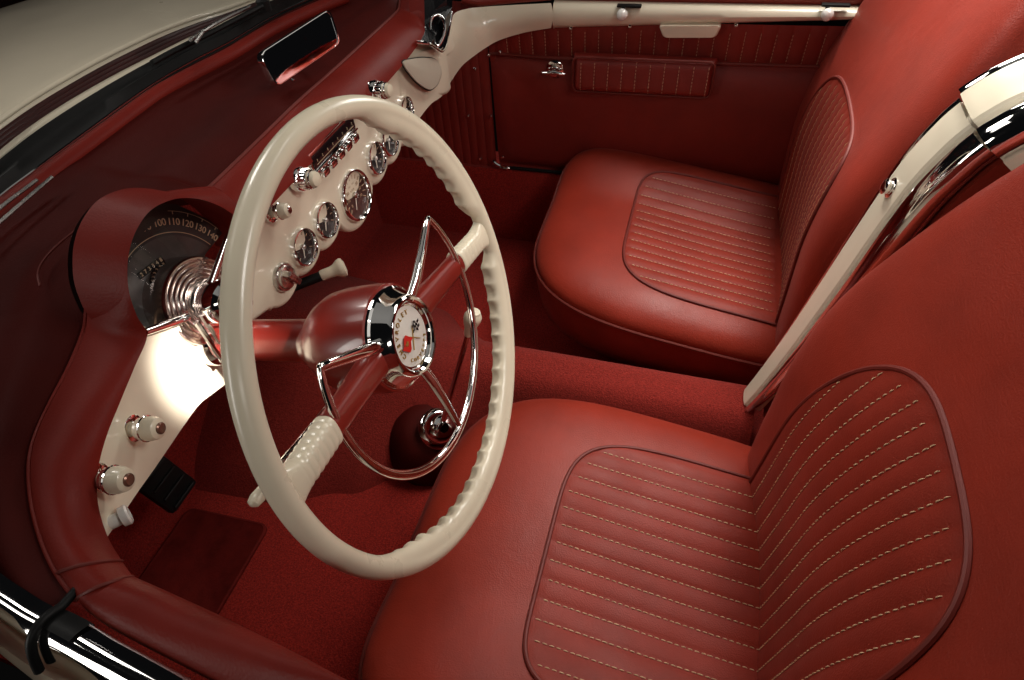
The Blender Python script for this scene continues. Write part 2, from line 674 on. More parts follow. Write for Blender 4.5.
# pedal
ped = thing('brake_pedal', 'black rubber pedal hanging in the dark footwell behind the cream panel', 'pedal', (-.405, 1.0, .25))
mb = MB()
mb.box((-.420, .985, .292), (.064, .018, .115), Matrix.Rotation(radians(-22), 3, 'X'), .008)
for i in range(5):
    mb.box((-.420, .974 + (i - 2) * .0085, .292 + (i - 2) * .020), (.05, .006, .006), Matrix.Rotation(radians(-22), 3, 'X'), .002)
mb.build('pedal_pad', RUBBER, ped)
mb = MB()
mb.tube([(-.408, .995, .28), (-.408, 1.04, .38), (-.408, 1.08, .55)], .009, 8)
mb.build('pedal_arm', RUBBER, ped)

# gear lever
gl = thing('gear_lever', 'chrome floor gear lever with ivory knob seen through the steering wheel', 'gear lever', (-.15, .62, .17))
kn = at(472, 320, 'x', -.105)
bs = at(441, 428, 'x', -.148)
d = (kn - bs).normalized()
mb = MB()
mb.tube([bs - d * .03, bs + d * .05, kn - d * .02], [.0060, .0056, .0045], 12)
mb.build('rod', CHROME, gl)
mb = MB()
mb.lathe([(.0055, -.034), (.007, -.03), (.0085, -.018), (.012, -.008), (.0145, .002), (.0145, .008), (.011, .015), (.005, .019), (0, .0195)], kn, d, 24)
mb.lathe([(.0105, .0165), (.0095, .0185), (0, .0186)], kn, d, 20)
mb.build('knob', IVORY, gl)
axb = Vector((-.35, -.55, .75)).normalized()
mb = MB()
mb.lathe([(.040, -.006), (.040, .0), (.034, .007), (.031, .008), (.030, .012), (.027, .022), (.019, .029), (.010, .031), (.009, .024)], bs - axb * .012, axb, 32)
mb.build('bezel', CHROME, gl)
mb = MB()
mb.lathe([(.0042, 0), (.0042, .0035), (.003, .0045), (0, .0046)], at(440, 446, 'x', -.158), Vector((-.5, -.75, .5)), 12)
mb.build('screw', CHROME, gl)
mb = MB()
mb.lathe([(.10, -.09), (.086, -.05), (.070, -.028), (.056, -.016), (.040, -.012), (.0, -.012)], bs - axb * .014, Vector((-.25, -.35, .9)), 36)
mb.build('boot', DARKVINYL, gl)

# ------------------------------------------------------------------ strip between the seat backs
sy = [(.077, .234), (.063, .29), (.044, .38), (.028, .47), (.013, .56), (.0, .64), (-.012, .70), (-.028, .745), (-.040, .768)]
sy2 = [(-.0415, .7705), (-.048, .779), (-.066, .797), (-.10, .818), (-.16, .84), (-.24, .855), (-.40, .86)]


def strip(path, wid, chr_r, lift, nm, label):
    root = thing(nm, label, 'trim panel', (0, path[0][0], path[0][1]))
    P = [Vector((.004, y, z)) for y, z in path]
    P = smooth_path(P, 8)

    def frame(i):
        t = (P[min(i + 1, len(P) - 1)] - P[max(i - 1, 0)]).normalized()
        return Vector((0, -t.z, t.y)) * -1 if t.y > 0 else Vector((0, t.z, -t.y))
    rc, rl, rr_, rp = [], [], [], []
    for i, p in enumerate(P):
        n = frame(i)
        if n.z < -.3: n = -n
        k = min(1, i / (len(P) - 1) * 1.4 + .30) if nm == 'centre_trim_panel' else 1.
        ww = wid * (.55 + .45 * k)
        rc.append([p + Vector((x, 0, 0)) + n * (lift + h) for x, h in ((-ww, -.03), (-ww, -.003), (-ww * .9, 0), (-ww * .4, .0015), (ww * .4, .0015), (ww * .9, 0), (ww, -.003), (ww, -.03))])
        cr = chr_r * k
        for sx, lst in ((-1, rl), (1, rr_)):
            cr = chr_r * k * (1 if sx < 0 else .42)
            lst.append([p + Vector((sx * (ww + .001 + cr * (1 + sin(a) * 1.0)), 0, 0)) + n * (lift - .004 - cr * .75 + cr * 1.0 * cos(a)) for a in lin(-pi * .5, pi * .75, 14)])
        rp.append([p + Vector((x, 0, 0)) + n * (lift + h) for x, h in ((-ww - 2.0 * chr_r * k - .004, -.06), (-ww - 2.0 * chr_r * k, -.036), (ww + .018, -.036), (ww + .020, -.06))])
    m = MB(); m.loft(rc, False); m.add(rc[-1], [list(range(8))]); m.build('cream_strip', CREAM, root, 35)
    for lst in (rl, rr_):
        m = MB(); m.loft(lst, False); m.add(lst[-1], [list(range(14))]); m.build('chrome_bead', CHROME, root, 50)
    m = MB(); m.loft(rp, False); m.build('backing', LEATHER_D if nm == 'centre_trim_panel' else CREAM, root)
    return root, P


ct, PT = strip(sy, .0280, .0185, .012, 'centre_trim_panel', 'cream strip with chrome edges rising between the two seat backs')
dl, PD = strip(sy2, .034, .021, .017, 'deck_trim_panel', 'cream and chrome deck strip above the gap at top right')
# fastener button
bpos = at(897, 182, 'x', .008)
bn = Vector((0, .80, .60)).normalized()
bi = min(range(4, len(PT) - 4), key=lambda i: abs(PT[i].z - .672))
bt = (PT[bi + 2] - PT[bi - 2]).normalized()
bn = Vector((0, bt.z, -bt.y))
bpos = PT[bi] + bn * .0125
mb = MB()
mb.lathe([(.0125, 0), (.0125, .002), (.0100, .0035), (.0080, .004), (.0080, .006), (.0095, .007), (.0098, .0095), (.0080, .0112), (.0040, .0118), (0, .0119)], bpos, bn, 28)
mb.build('fastener_button', CHROME, ct)
# rear bulkhead behind the seats and deck
mb = MB()
mb.grid(lambda u, v: Vector((u, interp([(0, -.10), (.5, -.17), (1, -.26)], v), .1 + .62 * v)), lin(-.72, .72, 12), lin(0, 1, 10))
tag(mb.build('rear_bulkhead', CARPET), 'dark carpeted bulkhead behind the two seat backs', 'bulkhead')
mb = MB()
mb.grid(lambda u, v: Vector((u, -.30 - .9 * v, .80 + .05 * sin(pi * v) - .06 * (u / .8) ** 2)), lin(-.85, .85, 24), lin(0, 1, 12))
tag(mb.build('rear_deck', CREAM), 'cream painted rear deck behind the seats', 'car body')

# ------------------------------------------------------------------ far door
door = thing('car_door', 'closed far door with pleated red upper panel, armrest and cream top rail', 'car door', (.63, .2, .28))
DX = .632
mb = MB()
Yd = lin(-.30, .578, 50)
# cream top rail
prof = [(.010, .612), (-.004, .617), (-.012, .628), (-.015, .642), (-.012, .656), (-.003, .666), (.008, .670), (.03, .672)]
def rz(y, z):
    k = (.58 - y) / .6
    lo_, hi_ = .614 + .040 * k, .669 + .006 * k
    return lo_ + (hi_ - lo_) * (z - .612) / .06


mb.loft([[Vector((DX - .004 + a, y, rz(y, z))) for a, z in prof] for y in Yd], False)
mb.add([Vector((DX - .004 + a, .578, z)) for a, z in prof], [list(range(len(prof)))])
mb.build('top_rail', CREAM, door)
# red roll above the rail
mb = MB()
mb.tube([(DX + .026, y, .682 + .010 * (.58 - y)) for y in Yd], .022, 14)
mb.build('top_roll', DOORVINYL, door)
# pleated upper panel: ribs across
mb = MB()


def upx(y, z): return DX + .012 * (.62 - z) / .1


ys = lin(-.30, .735, 420)
PU = .030


def rib(y): return .003 * abs(sin(pi * (y / PU))) ** .5


mb.loft([[Vector((upx(y, z) - rib(y) * (1 if z < .615 else 0), y, z + .018 * (.58 - y))) for z in (.535, .545, .56, .58, .60, .612, .630)] for y in ys], False)
mb.cur = 1
k = -9
while k * PU < .70:
    y = k * PU
    if y > -.28:
        stitch_dashes(mb, [Vector((upx(y, z) - .0012, y, z + .018 * (.58 - y))) for z in lin(.545, .618, 8)], lambda a: Vector((-1, 0, 0)), .005, .003, .0008)
    k += 1
mb.build('pleated_upper_panel', [DOORVINYL, DOORTHREAD], door, 50)
# lower panel standing proud like a map pocket
mb = MB()


def lowx(y, z):
    fr = interp([(-.30, .8), (.0, 1), (.58, 1), (.70, .55), (.735, 0)], y)
    zz = (z - .268) / (.553 - .268)
    bul = (1 - abs(2 * zz - 1) ** 4) ** .6 if 0 <= zz <= 1 else 0
    return DX + .012 - .026 * fr * bul - .004 * bul


zl = [.262, .263, .265, .268, .272, .28, .30, .34, .38, .42, .46, .50, .525, .54, .546, .550, .5525, .5535]
mb.loft([[Vector((lowx(y, z), y, z + .018 * (.58 - y) * ((z - .28) / .3))) for z in zl] for y in lin(-.30, .735, 70)], False)
mb.build('lower_panel', DOORVINYL, door, 60)
mb = MB()
mb.tube([(DX + .004 - .012 * interp([(-.3, 1), (.58, 1), (.735, 0)], y), y, .5545 + .018 * (.58 - y)) for y in lin(-.30, .735, 40)], .004, 8)
mb.build('panel_piping', PIPING, door)
# armrest pad
A = [at(572, 62, 'x', .598), at(718, 58, 'x', .598), at(720, 90, 'x', .585), at(572, 93, 'x', .585)]
y0, y1 = A[0].y, A[1].y
z0, z1 = .494, .570


def armx(y, z):
    a = min(1, max(0, (y0 - y) / .012)) * min(1, max(0, (y - y1) / .012))
    b = (z - z0) / (z1 - z0)
    return DX - .008 - .034 * (max(0, a) ** .4) * (max(0, 1 - abs(2 * b - 1) ** 8) ** .5) * (1.05 - .25 * b) - rib(y) * .4


mb = MB()
mb.loft([[Vector((armx(y, z), y, z + .010 * (.5 - y))) for z in [z0 + (z1 - z0) * (.5 - .5 * cos(pi * k / 18)) for k in range(19)]] for y in [y1] + lin(y1 + .0005, y0 - .0005, 150) + [y0]], False)
mb.cur = 1
k = -9
while k * PU < y0 - .004:
    y = k * PU
    if y > y1 + .006:
        stitch_dashes(mb, [Vector((armx(y, z) - .0009, y, z + .010 * (.5 - y))) for z in lin(z0 + .004, z1 - .004, 12)], lambda a: Vector((-1, 0, 0)), .005, .003, .0008)
    k += 1
mb.build('armrest_pad', [DOORVINYL, DOORTHREAD], door, 50)
mb = MB()
pp = rrect([Vector((0, y1 + .002, z0)), Vector((0, y0 - .002, z0)), Vector((0, y0 - .002, z1)), Vector((0, y1 + .002, z1))], .016, 8)
mb.tube([Vector((DX - .034, p.y, p.z + .010 * (.5 - p.y))) for p in pp], .0028, 8, True)
mb.build('armrest_piping', PIPING, door)
# inner handle
h = at(553, 73, 'x', .60)
mb = MB()
mb.lathe([(.020, 0), (.020, .003), (.017, .005), (.012, .006), (0, .0065)], Vector((.622, h.y, h.z)), (-1, 0, 0), 28)
mb.lathe([(.009, .004), (.008, .012), (.006, .016), (0, .017)], Vector((.622, h.y, h.z)), (-1, 0, 0), 20)
mb.tube([(.606, h.y + .026, h.z - .004), (.604, h.y + .015, h.z - .003), (.603, h.y, h.z), (.604, h.y - .015, h.z - .003), (.606, h.y - .026, h.z - .004)], [.003, .0045, .0052, .0045, .003], 10)
mb.build('door_handle', CHROME, door)
# cream pull under the rail
mb = MB()
a, b = at(659, 25, 'x', .618), at(722, 25, 'x', .618)
pl = rrect([Vector((.612, a.y, a.z + .002)), Vector((.612, b.y, b.z + .002)), Vector((.612, b.y + .008, b.z - .022)), Vector((.612, a.y - .012, a.z - .022))], .007, 5)
mb.loft([[p + Vector((.02, 0, 0)) for p in pl], pl, [p.lerp(sum(pl, Vector()) / len(pl), .06) + Vector((-.003, 0, 0)) for p in pl]], True, False, True)
mb.build('door_pull', CREAM, door)
for q in ((622, 15), (827, 15)):
    p = at(*q, 'x', .606)
    mb = MB()
    mb.lathe([(.004, -.014), (.0045, -.008), (.0075, -.007), (.0105, -.003), (.0115, .002), (.0100, .007), (.006, .010), (0, .0112)], p, Vector((-.75, -.2, .6)), 24)
    mb.build('lock_knob', BONE, door)
    mb = MB()
    mb.box(p + Vector((.012, -.012, .014)), (.014, .05, .005), None, .002)
    mb.tube([p + Vector((.010, 0, -.004)), p + Vector((.02, 0, .010))], .004, 8)
    mb.build('latch_plate', RUBBER, door)
for q in ((571, 28), (630, 26), (736, 25), (500, 52)):
    p = at(*q, 'x', .622)
    mb = MB()
    mb.lathe([(.0042, -.004), (.0042, .001), (.003, .0025), (0, .003)], p, (-1, 0, .2), 12)
    mb.build('screw', CHROME, door)
# sill plate
sp_ = thing('sill_plate', 'small curved chrome plate at the bottom front corner of the far door', 'trim', (.62, .72, .27))
mb = MB()
P = [at(492, 160, 'x', .615), at(496, 164, 'x', .612), at(502, 167, 'x', .610), at(510, 168.5, 'x', .610)]
P = smooth_path(P, 6)
mb.tube(P, [.002] + [.0045] * (len(P) - 2) + [.002], 8)
mb.build('plate', CHROME, sp_)
mb = MB()
mb.tube([(.616, y, .270) for y in lin(-.2, .70, 20)], .0045, 8)
mb.build('weatherstrip', RUBBER, sp_)

# kick panel
kp = thing('kick_panel', 'dark red ribbed kick panel in the far footwell under the dashboard end', 'trim panel', (.63, .9, .3))
mb = MB()
ys = lin(.738, 1.14, 240)


def krib(y): return .0030 * abs(sin(pi * (y / .0225))) ** .5


mb.loft([[Vector((.628 - krib(y) + .01 * ((z - .2) / .3), y, z)) for z in (.20, .25, .35, .45, .56, .66)] for y in ys], False)
mb.build('ribbed_cover', DOORVINYL, kp, 50)
for q in ((468, 116), (491, 116), (480, 159), (503, 157), (475, 69), (489, 55)):
    p = at(*q, 'x', .622)
    mb = MB()
    mb.lathe([(.0045, -.004), (.0045, .001), (.003, .003), (0, .0035)], p, (-1, 0, .2), 12)
    mb.build('screw', CHROME, kp)

# ------------------------------------------------------------------ dashboard
dash = thing('dashboard', 'cream dashboard face with round gauges under a dark red padded top', 'dashboard', (0, .78, .6))
FY = .762
SPX, SPY, SPZ = -.379, .72, .696


# fascia: built from columns of (x, ztop, zbottom)
def gl_lobe(x):
    z = .560
    for cx, r, cz in ((0, .064, .580), (-.092, .050, .594), (.092, .050, .594), (-.155, .048, .594), (.155, .048, .594), (-.222, .046, .59), (.222, .046, .592)):
        if abs(x - cx) < r:
            z = min(z, cz - sqrt(r * r - (x - cx) ** 2))
    return z


def fas_bot(x):
    b = gl_lobe(x)
    if x < -.24: b = interp([(-.44, .600), (-.33, .588), (-.24, .560)], x) if x < -.262 else min(b, .575)
    if x > .24: b = interp([(.24, .562), (.30, .574), (.345, .572), (.42, .556)], x)
    return b


def fas_y(x):
    return interp([(-.62, .655), (-.55, .70), (-.44, .725), (-.32, .752), (-.25, .762), (.25, .762), (.34, .762), (.42, .752)], x)


def fas_top(x):
    return interp([(-.62, .74), (-.30, .735), (-.24, .705), (.25, .705), (.33, .71), (.42, .705)], x)


mb = MB()
xs = lin(-.315, .425, 250)
cols = []
for x in xs:
    t, b, y = fas_top(x), fas_bot(x), fas_y(x)
    col = []
    for z in lin(t, b + .010, 16): col.append(Vector((max(x, -.262 - max(0, .70 - z) * 1.05), y, z)))
    for a in lin(10, 90, 7):
        col.append(Vector((x, y + .010 * (1 - cos(radians(a))), b + .010 - .010 * sin(radians(a)))))
    col.append(Vector((x, y + .05, b + .004)))
    cols.append(col)
mb.loft(cols, False)
mb.build('fascia', CREAM, dash, 45)

# left end of the fascia under the speedometer
LP_top = [(238, 336), (214, 330), (188, 321), (149, 334), (133, 368), (116, 410), (102, 440), (92, 470), (94, 500), (106, 536)]
LP_bot = [(238, 376), (226, 384), (214, 393), (200, 404), (185, 424), (170, 446), (155, 468), (140, 489), (125, 511), (108, 536)]
LY = [.742, .732, .724, .7185, .712, .705, .695, .685, .672, .655]
top = smooth_path([at(*q, 'y', y - .002) for q, y in zip(LP_top, LY)], 6)
bot = smooth_path([at(*q, 'y', y) for q, y in zip(LP_bot, LY)], 6)
mb = MB()
rings = []
for a, b in zip(top, bot):
    r = [a.lerp(b, t) for t in lin(0, 1, 14)]
    r += [b + Vector((0, .006, -.004)), b + Vector((0, .02, -.004)), b + Vector((0, .05, .0))]
    rings.append(r)
mb.loft(rings, False)
mb.build('side_fascia', CREAM, dash, 45)


def knob_at(p, ax, s=1., nm='dash_knob', cap=AMBER, base=True):
    k = MB()
    k.lathe([(.0075 * s, .004), (.0075 * s, .012 * s), (.0105 * s, .013 * s), (.0125 * s, .019 * s), (.0125 * s, .026 * s), (.0105 * s, .033 * s), (.0075 * s, .035 * s), (0, .0352 * s)], p, ax, 26)
    o = k.build(nm, IVORY, dash)
    k = MB()
    if base:
        k.lathe([(.0155 * s, -.002), (.0155 * s, .002), (.0120 * s, .0045), (.006 * s, .005), (.0055 * s, .012 * s)], p, ax, 26)
    k.lathe([(.0112 * s, .0125 * s), (.0116 * s, .017 * s), (.0135 * s, .0185 * s), (.0135 * s, .0200 * s), (.012 * s, .021 * s)], p, ax, 26)
    k.build('ferrule', CHROME, o)
    k = MB()
    k.lathe([(.0060 * s, .0348 * s), (.0060 * s, .0362 * s), (.0045 * s, .0372 * s), (0, .0366 * s)], p, ax, 20)
    k.build('cap', cap, o)
    return o


PA = Vector((.18, -1, .12)).normalized()
for q, y in (((130, 429), .705), ((95, 480), .682)):
    knob_at(at(*q, 'y', y), PA, .92)
mb = MB()
p = at(112, 522, 'y', .663)
mb.lathe([(.006, -.012), (.006, .006), (.0085, .007), (.009, .012), (.0075, .0135), (.005, .0135), (.005, .006), (0, .005)], p, Vector((.75, -.55, -.1)), 22)
mb.build('switch_collar', BONE, dash)

# gauges
GN = Vector((0, -1, .10)).normalized()
GX, GUp = Vector((1, 0, 0)), Vector((0, .10, 1)).normalized()


def gauge(c, r, nm='gauge', dialm=DIAL, nang=140, ticks=9, tach=False):
    k = MB()
    k.lathe([(r * 1.08, -.008), (r * 1.08, .0005), (r * 1.04, .003), (r * .99, .0034), (r * .94, .0015), (r * .92, -.004)], c, GN, 40)
    o = k.build(nm, CHROME, dash)
    k = MB()
    k.lathe([(r * .93, -.0045), (r * .5, -.006), (0, -.0065)], c, GN, 40)
    k.build('dial', dialm, o)
    k = MB()
    for i in range(ticks):
        a = radians(215 - 250 * i / (ticks - 1))
        dv = GX * cos(a) + GUp * sin(a)
        k.tube([c + dv * r * .66 - GN * .0042, c + dv * r * .84 - GN * .0034], .0006 if not tach else .0008, 5)
    if tach:
        for i in range(8):
            a = radians(215 - 250 * i / 7)
            dv = GX * cos(a) + GUp * sin(a)
            text_mb(k, str(i * 10) if i else '0', r * .19, c + dv * r * .50 - GN * .0045, GX, GUp, .0004)
        text_mb(k, 'R.P.M.', r * .13, c + GUp * r * .22 - GN * .0050, GX, GUp, .0004)
    k.build('dial_marks', PRINT, o)
    k = MB()
    a = radians(nang)
    dv = GX * cos(a) + GUp * sin(a)
    k.tube([c - dv * r * .15 - GN * .003, c + dv * r * .62 - GN * .002], [.0012, .0005], 6)
    k.build('needle', NEEDLE, o)
    k = MB()
    k.lathe([(r * .14, -.006), (r * .14, -.001), (r * .09, .0005), (0, .001)], c, GN, 18)
    k.build('needle_hub', SATIN, o)
    k = MB()
    k.lathe([(r * .94, .0012), (r * .6, .0022), (0, .0028)], c, GN, 36)
    k.build('glass', DIALGLASS, o)
    return o


for (px, py), r, nang in (((305, 247), .0255, 240), ((327, 220), .0255, 235), ((377, 158), .0255, 250), ((390, 140), .0255, 245)):
    gauge(at(px, py, 'y', FY - .0062), r, nang=nang)
gauge(at(357, 195, 'y', FY - .0062), .0385, 'tachometer', DIALRED, 240, 15, True)
# clock / vent on the far side, mostly behind the rim
gauge(at(407, 110, 'y', FY - .0062), .022, nang=200)
# ignition switch
c = at(283, 277, 'y', FY - .002)
mb = MB()
mb.lathe([(.0205, -.002), (.0205, .002), (.0190, .005), (.0165, .0055), (.0160, .009), (.0130, .0105), (0, .011)], c, GN, 32)
ig = mb.build('ignition_switch', SATIN, dash)
mb = MB()
mb.box(c + GN * .0135 , (.009, .016, .030), Matrix.Rotation(radians(-28), 3, 'Y'), .0025)
mb.build('switch_bar', SATIN, ig)

# radio
rad_c = at(333, 152, 'y', FY - .003)
ra = (at(355, 118, 'y', FY - .003) + at(349, 138, 'y', FY - .003)) / 2
rb = (at(306, 162, 'y', FY - .003) + at(315, 185, 'y', FY - .003)) / 2
rcx, rcz = (ra.x + rb.x) / 2, .678
rl = .134
mb = MB()
mb.box((rcx, FY - .004, rcz + .003), (rl, .012, .042), None, .003)
radio = mb.build('radio', CHROME, dash)
mb = MB()
mb.box((rcx, FY - .0105, rcz + .009), (rl - .008, .003, .020), None, .001)
mb.build('dial_window', BLACKGLOSS, radio)
mb = MB()
for i in range(8):
    mb.box((rcx - rl * .40 + rl * .8 * i / 7, FY - .0122, rcz + .0095), (.0009, .001, .004))
mb.box((rcx, FY - .0122, rcz + .0045), (rl - .02, .001, .0007))
mb.build('dial_print', PRINT, radio)
mb = MB()
mb.box((rcx, FY - .0115, rcz - .0035), (rl - .004, .006, .0025), None, .001)
mb.build('trim_bar', CHROME, radio)
for i in range(5):
    x = rcx - rl * .36 + rl * .72 * i / 4
    mb = MB()
    mb.box((x, FY - .013, rcz - .0115), (.017, .012, .011), None, .0028)
    mb.build('push_button', CHROME, radio)
# radio and side knobs
for q, yy in (((296, 179), FY - .004), ((372, 91), FY - .004)):
    p = at(*q, 'y', yy)
    k = MB()
    k.lathe([(.0165, 0), (.0165, .010), (.0155, .0115), (.0135, .012), (.0135, .022), (.0125, .0235), (0, .024)], p, GN, 32)
    for i in range(20):
        a = 2 * pi * i / 20
        dv = GX * cos(a) + GUp * sin(a)
        k.tube([p + dv * .0134 + GN * .0125, p + dv * .0134 + GN * .0215], .0009, 5)
    o = k.build('radio_knob', CHROME, dash)
    k = MB()
    k.lathe([(.0108, .0235), (.0110, .029), (.0095, .0335), (.005, .0352), (0, .0355)], p, GN, 28)
    k.build('knob_face', IVORY, o)
    k = MB()
    k.lathe([(.0118, .026), (.0125, .0275), (.0118, .029)], p, GN, 28)
    k.build('knob_ring', CHROME, o)
knob_at(at(270, 213, 'y', FY - .002), Vector((.15, -1, .2)).normalized(), .82, cap=CHROME)
# T handle below the gauges
hp = at(341, 268, 'y', .735)
hq = at(288, 289, 'y', .800)
mb = MB()
dv = (hp - hq).normalized()
mb.tube([hq, hp - dv * .026], .0075, 14)
th_ = mb.build('pull_handle', RUBBER, dash)
mb = MB()
mb.lathe([(.0065, -.034), (.0085, -.030), (.0085, -.016), (.0095, -.010), (.0135, -.004), (.0150, .001), (.0140, .005), (.008, .007), (0, .0075)], hp, dv, 26)
mb.build('handle_knob', IVORY, th_)
# glow of tach bottom lip
# speaker cover on the far side
mb = MB()
oc = [(402, 61), (412, 58.5), (424, 57.5), (434, 59), (439, 65), (440.5, 74), (437, 84), (430, 90), (423, 88), (415, 82), (408, 74), (403, 67)]
op = smooth_path([at(*q, 'y', .7500) for q in oc], 6, True)
cc = sum(op, Vector()) / len(op)
mb.loft([op, [p.lerp(cc, .03) + Vector((0, -.0035, .0005)) for p in op], [p.lerp(cc, .10) + Vector((0, -.004, .0005)) for p in op], [p.lerp(cc, .6) + Vector((0, -.0055, .001)) for p in op], [p.lerp(cc, .97) + Vector((0, -.006, .001)) for p in op]], True, False, True)
mb.build('speaker_cover', GRILLE, dash, 50)
mb = MB()
mb.tube([p + Vector((0, -.0008, 0)) for p in op], .0013, 6, True)
mb.build('speaker_groove', RUBBER, dash)

# cream swoop from the fascia end into the door
lo = [(405, 145), (416, 124), (430, 105), (443, 95), (452, 80), (462, 66), (474, 56), (487, 47), (500, 40), (525, 32.5), (551, 28)]
lx = [.20, .26, .328, .395, .452, .505, .548, .578, .597, .612, .615]
hi = [(398, 60), (407, 57), (421, 52), (436, 47), (446, 40), (450, 28), (454, 14), (466, 9), (482, 7), (512, 5), (551, 3)]
hx = [.232, .265, .32, .385, .44, .49, .535, .575, .60, .617, .622]
lo_p = smooth_path([at(*q, 'x', x) for q, x in zip(lo, lx)], 6)
hi_p = smooth_path([at(*q, 'x', x) for q, x in zip(hi, hx)], 6)
mb = MB()
rings = []
for i, (a, b) in enumerate(zip(lo_p, hi_p)):
    r = [a + Vector((.03, .03, .004)), a + Vector((.012, .012, -.003))]
    for t in lin(0, 1, 14):
        p = a.lerp(b, t)
        bul = .010 * sin(pi * t) * ease0((i - 22) / 20)
        r.append(p + Vector((-.7, -.5, .2)).normalized() * bul)
    r += [b + Vector((.012, 0, -.012)), b + Vector((.03, 0, -.03))]
    rings.append(r)
mb.loft(rings, False)
mb.build('fascia_end', CREAM, dash, 50)

# padded roll and crease of the dash top
cr_px = [(400, -2), (399, 8), (395, 14), (370, 37), (335, 69), (300, 100), (262, 137), (230, 168), (207, 190)]
crease = [at(*q, 'z', .735) for q in cr_px]
bt_px = [(424, -4), (424.5, 20), (423, 36), (405, 62), (375, 96), (340, 133), (303, 172), (272, 205), (250, 228)]
bott = [at(*q, 'y', y) for q, y in zip(bt_px, [.752, .747, .746, .748, .750, .750, .750, .746, .738])]
cs, bs_ = smooth_path(crease, 8), smooth_path(bott, 8)
mb = MB()
rings = []
for a, b in zip(cs, bs_):
    r = []
    out = Vector((0, -.55, .65)).normalized()
    for t in lin(0, 1, 12):
        r.append(a.lerp(b, t) + out * .012 * sin(pi * t) ** .8)
    r.append(b + Vector((0, .012, -.004)))
    r.append(b + Vector((0, .03, -.004)))
    rings.append(r)
mb.loft(rings, False)
mb.build('padded_roll', VINYL, dash, 60)
mb = MB()
mb.tube([p + Vector((0, 0, .0005)) for p in cs], .0022, 8)
mb.build('crease_piping', PIPING, dash)

# instrument hood: from the inner lip to the outer seam, running on into the door roll
in_px = [((252, 252), .742), ((243, 226), .728), ((228, 211), .712), ((207, 201), .704), ((186, 198), .70), ((168, 201), .70), ((150, 211), .70), ((137, 229), .70), ((130, 248), .70), ((127.5, 268), .70), ((129, 292), .70), ((137, 316), .70), ((147, 336), .70), ((135, 366), .698), ((121, 400), .692), ((107, 435), .685), ((98, 470), .678), ((98, 503), .664), ((107, 535), .638), ((120, 558), .608), ((133, 577), .578)]
out_px = [((240, 236), .752), ((228, 200), .752), ((215, 189), .752), ((200, 189), .754), ((182, 191), .757), ((163, 194), .76), ((142, 200), .763), ((118, 214), .765), ((103, 233), .765), ((92, 256), .765), ((87, 282), .765), ((86.5, 306), .765), ((84, 330), .765), ((70, 365), .758), ((52, 400), .752), ((37, 432), .742), ((30, 460), .722), ((31, 495), .698), ((39, 532), .668), ((54, 568), .635), ((76, 600), .60)]
ip = smooth_path([at(*q, 'y', y) for q, y in in_px], 6)
op_ = smooth_path([at(*q, 'y', y) for q, y in out_px], 6)
mb = MB()
rings = []
HOODC = Vector((SPX - .005, .73, .735))
for i, (a, b) in enumerate(zip(ip, op_)):
    u = i / (len(ip) - 1)
    inw = (HOODC - a)
    inw.y = 0
    wq = min(1, max(0, (u - .5) / .22))
    wq = wq * wq * (3 - 2 * wq)
    inw = inw.normalized().lerp(Vector((.97, 0, -.2)), wq).normalized()
    outw = (Vector((0, -.55, 0)) - inw * .8).normalized()
    if u > .55: outw = outw.lerp(Vector((-.1, -.5, .85)).normalized(), min(1, (u - .55) / .2)).normalized()
    r = [a + Vector((0, .055, 0)) - inw * .004, a + Vector((0, .03, 0)) - inw * .003, a + Vector((0, .012, 0)) - inw * .0015]
    bulge = .0055 if u < .5 else .0055 + .0115 * min(1, (u - .5) / .2)
    for t in lin(0, 1, 14):
        r.append(a.lerp(b, t) + outw * bulge * sin(pi * t) ** .7)
    r.append(b + Vector((0, .008, -.004)) + inw * .002)
    r.append(b + Vector((0, .03, -.012)) + inw * .004)
    rings.append(r)
mb.loft(rings, False)
HRINGS = rings
hood = mb.build('instrument_hood', VINYL, dash, 70)
mb = MB()
hb = [Vector((p.x, .768, p.z - .004)) for p in ip[4:74]]
mb.add(hb + [Vector((-.38, .768, .69))], [[i, i + 1, len(hb)] for i in range(len(hb) - 1)])
mb.build('hood_backing', DIAL, dash, 0)
mb = MB()
mb.tube([p for p in op_[10:]], .0020, 8)
mb.build('hood_piping', VINYL, dash)
mb = MB()
for dd_ in (0, -5):
    mb.tube([p + Vector((0, -.0005, .0008)) for p in HRINGS[dd_ - 1][3:17]], .0013, 6)
mb.build('roll_seam', PIPING, dash)
# fine wrinkles / double seam where the dash roll meets the door roll
mb = MB()
# dash top: from the seam and crease forward to the windshield
W_px = [(-60, 262), (-20, 216), (0, 200), (33, 175), (66, 150), (100, 125), (130, 103), (160, 82), (195, 63), (230, 45), (270, 21), (310, 2), (345, -12), (380, -22)]
Wp = resample(smooth_path([at(*q, 'z', .757) for q in W_px], 8), 90)
rear = [p.copy() for p in op_[::-1][: len(op_) - 12]]
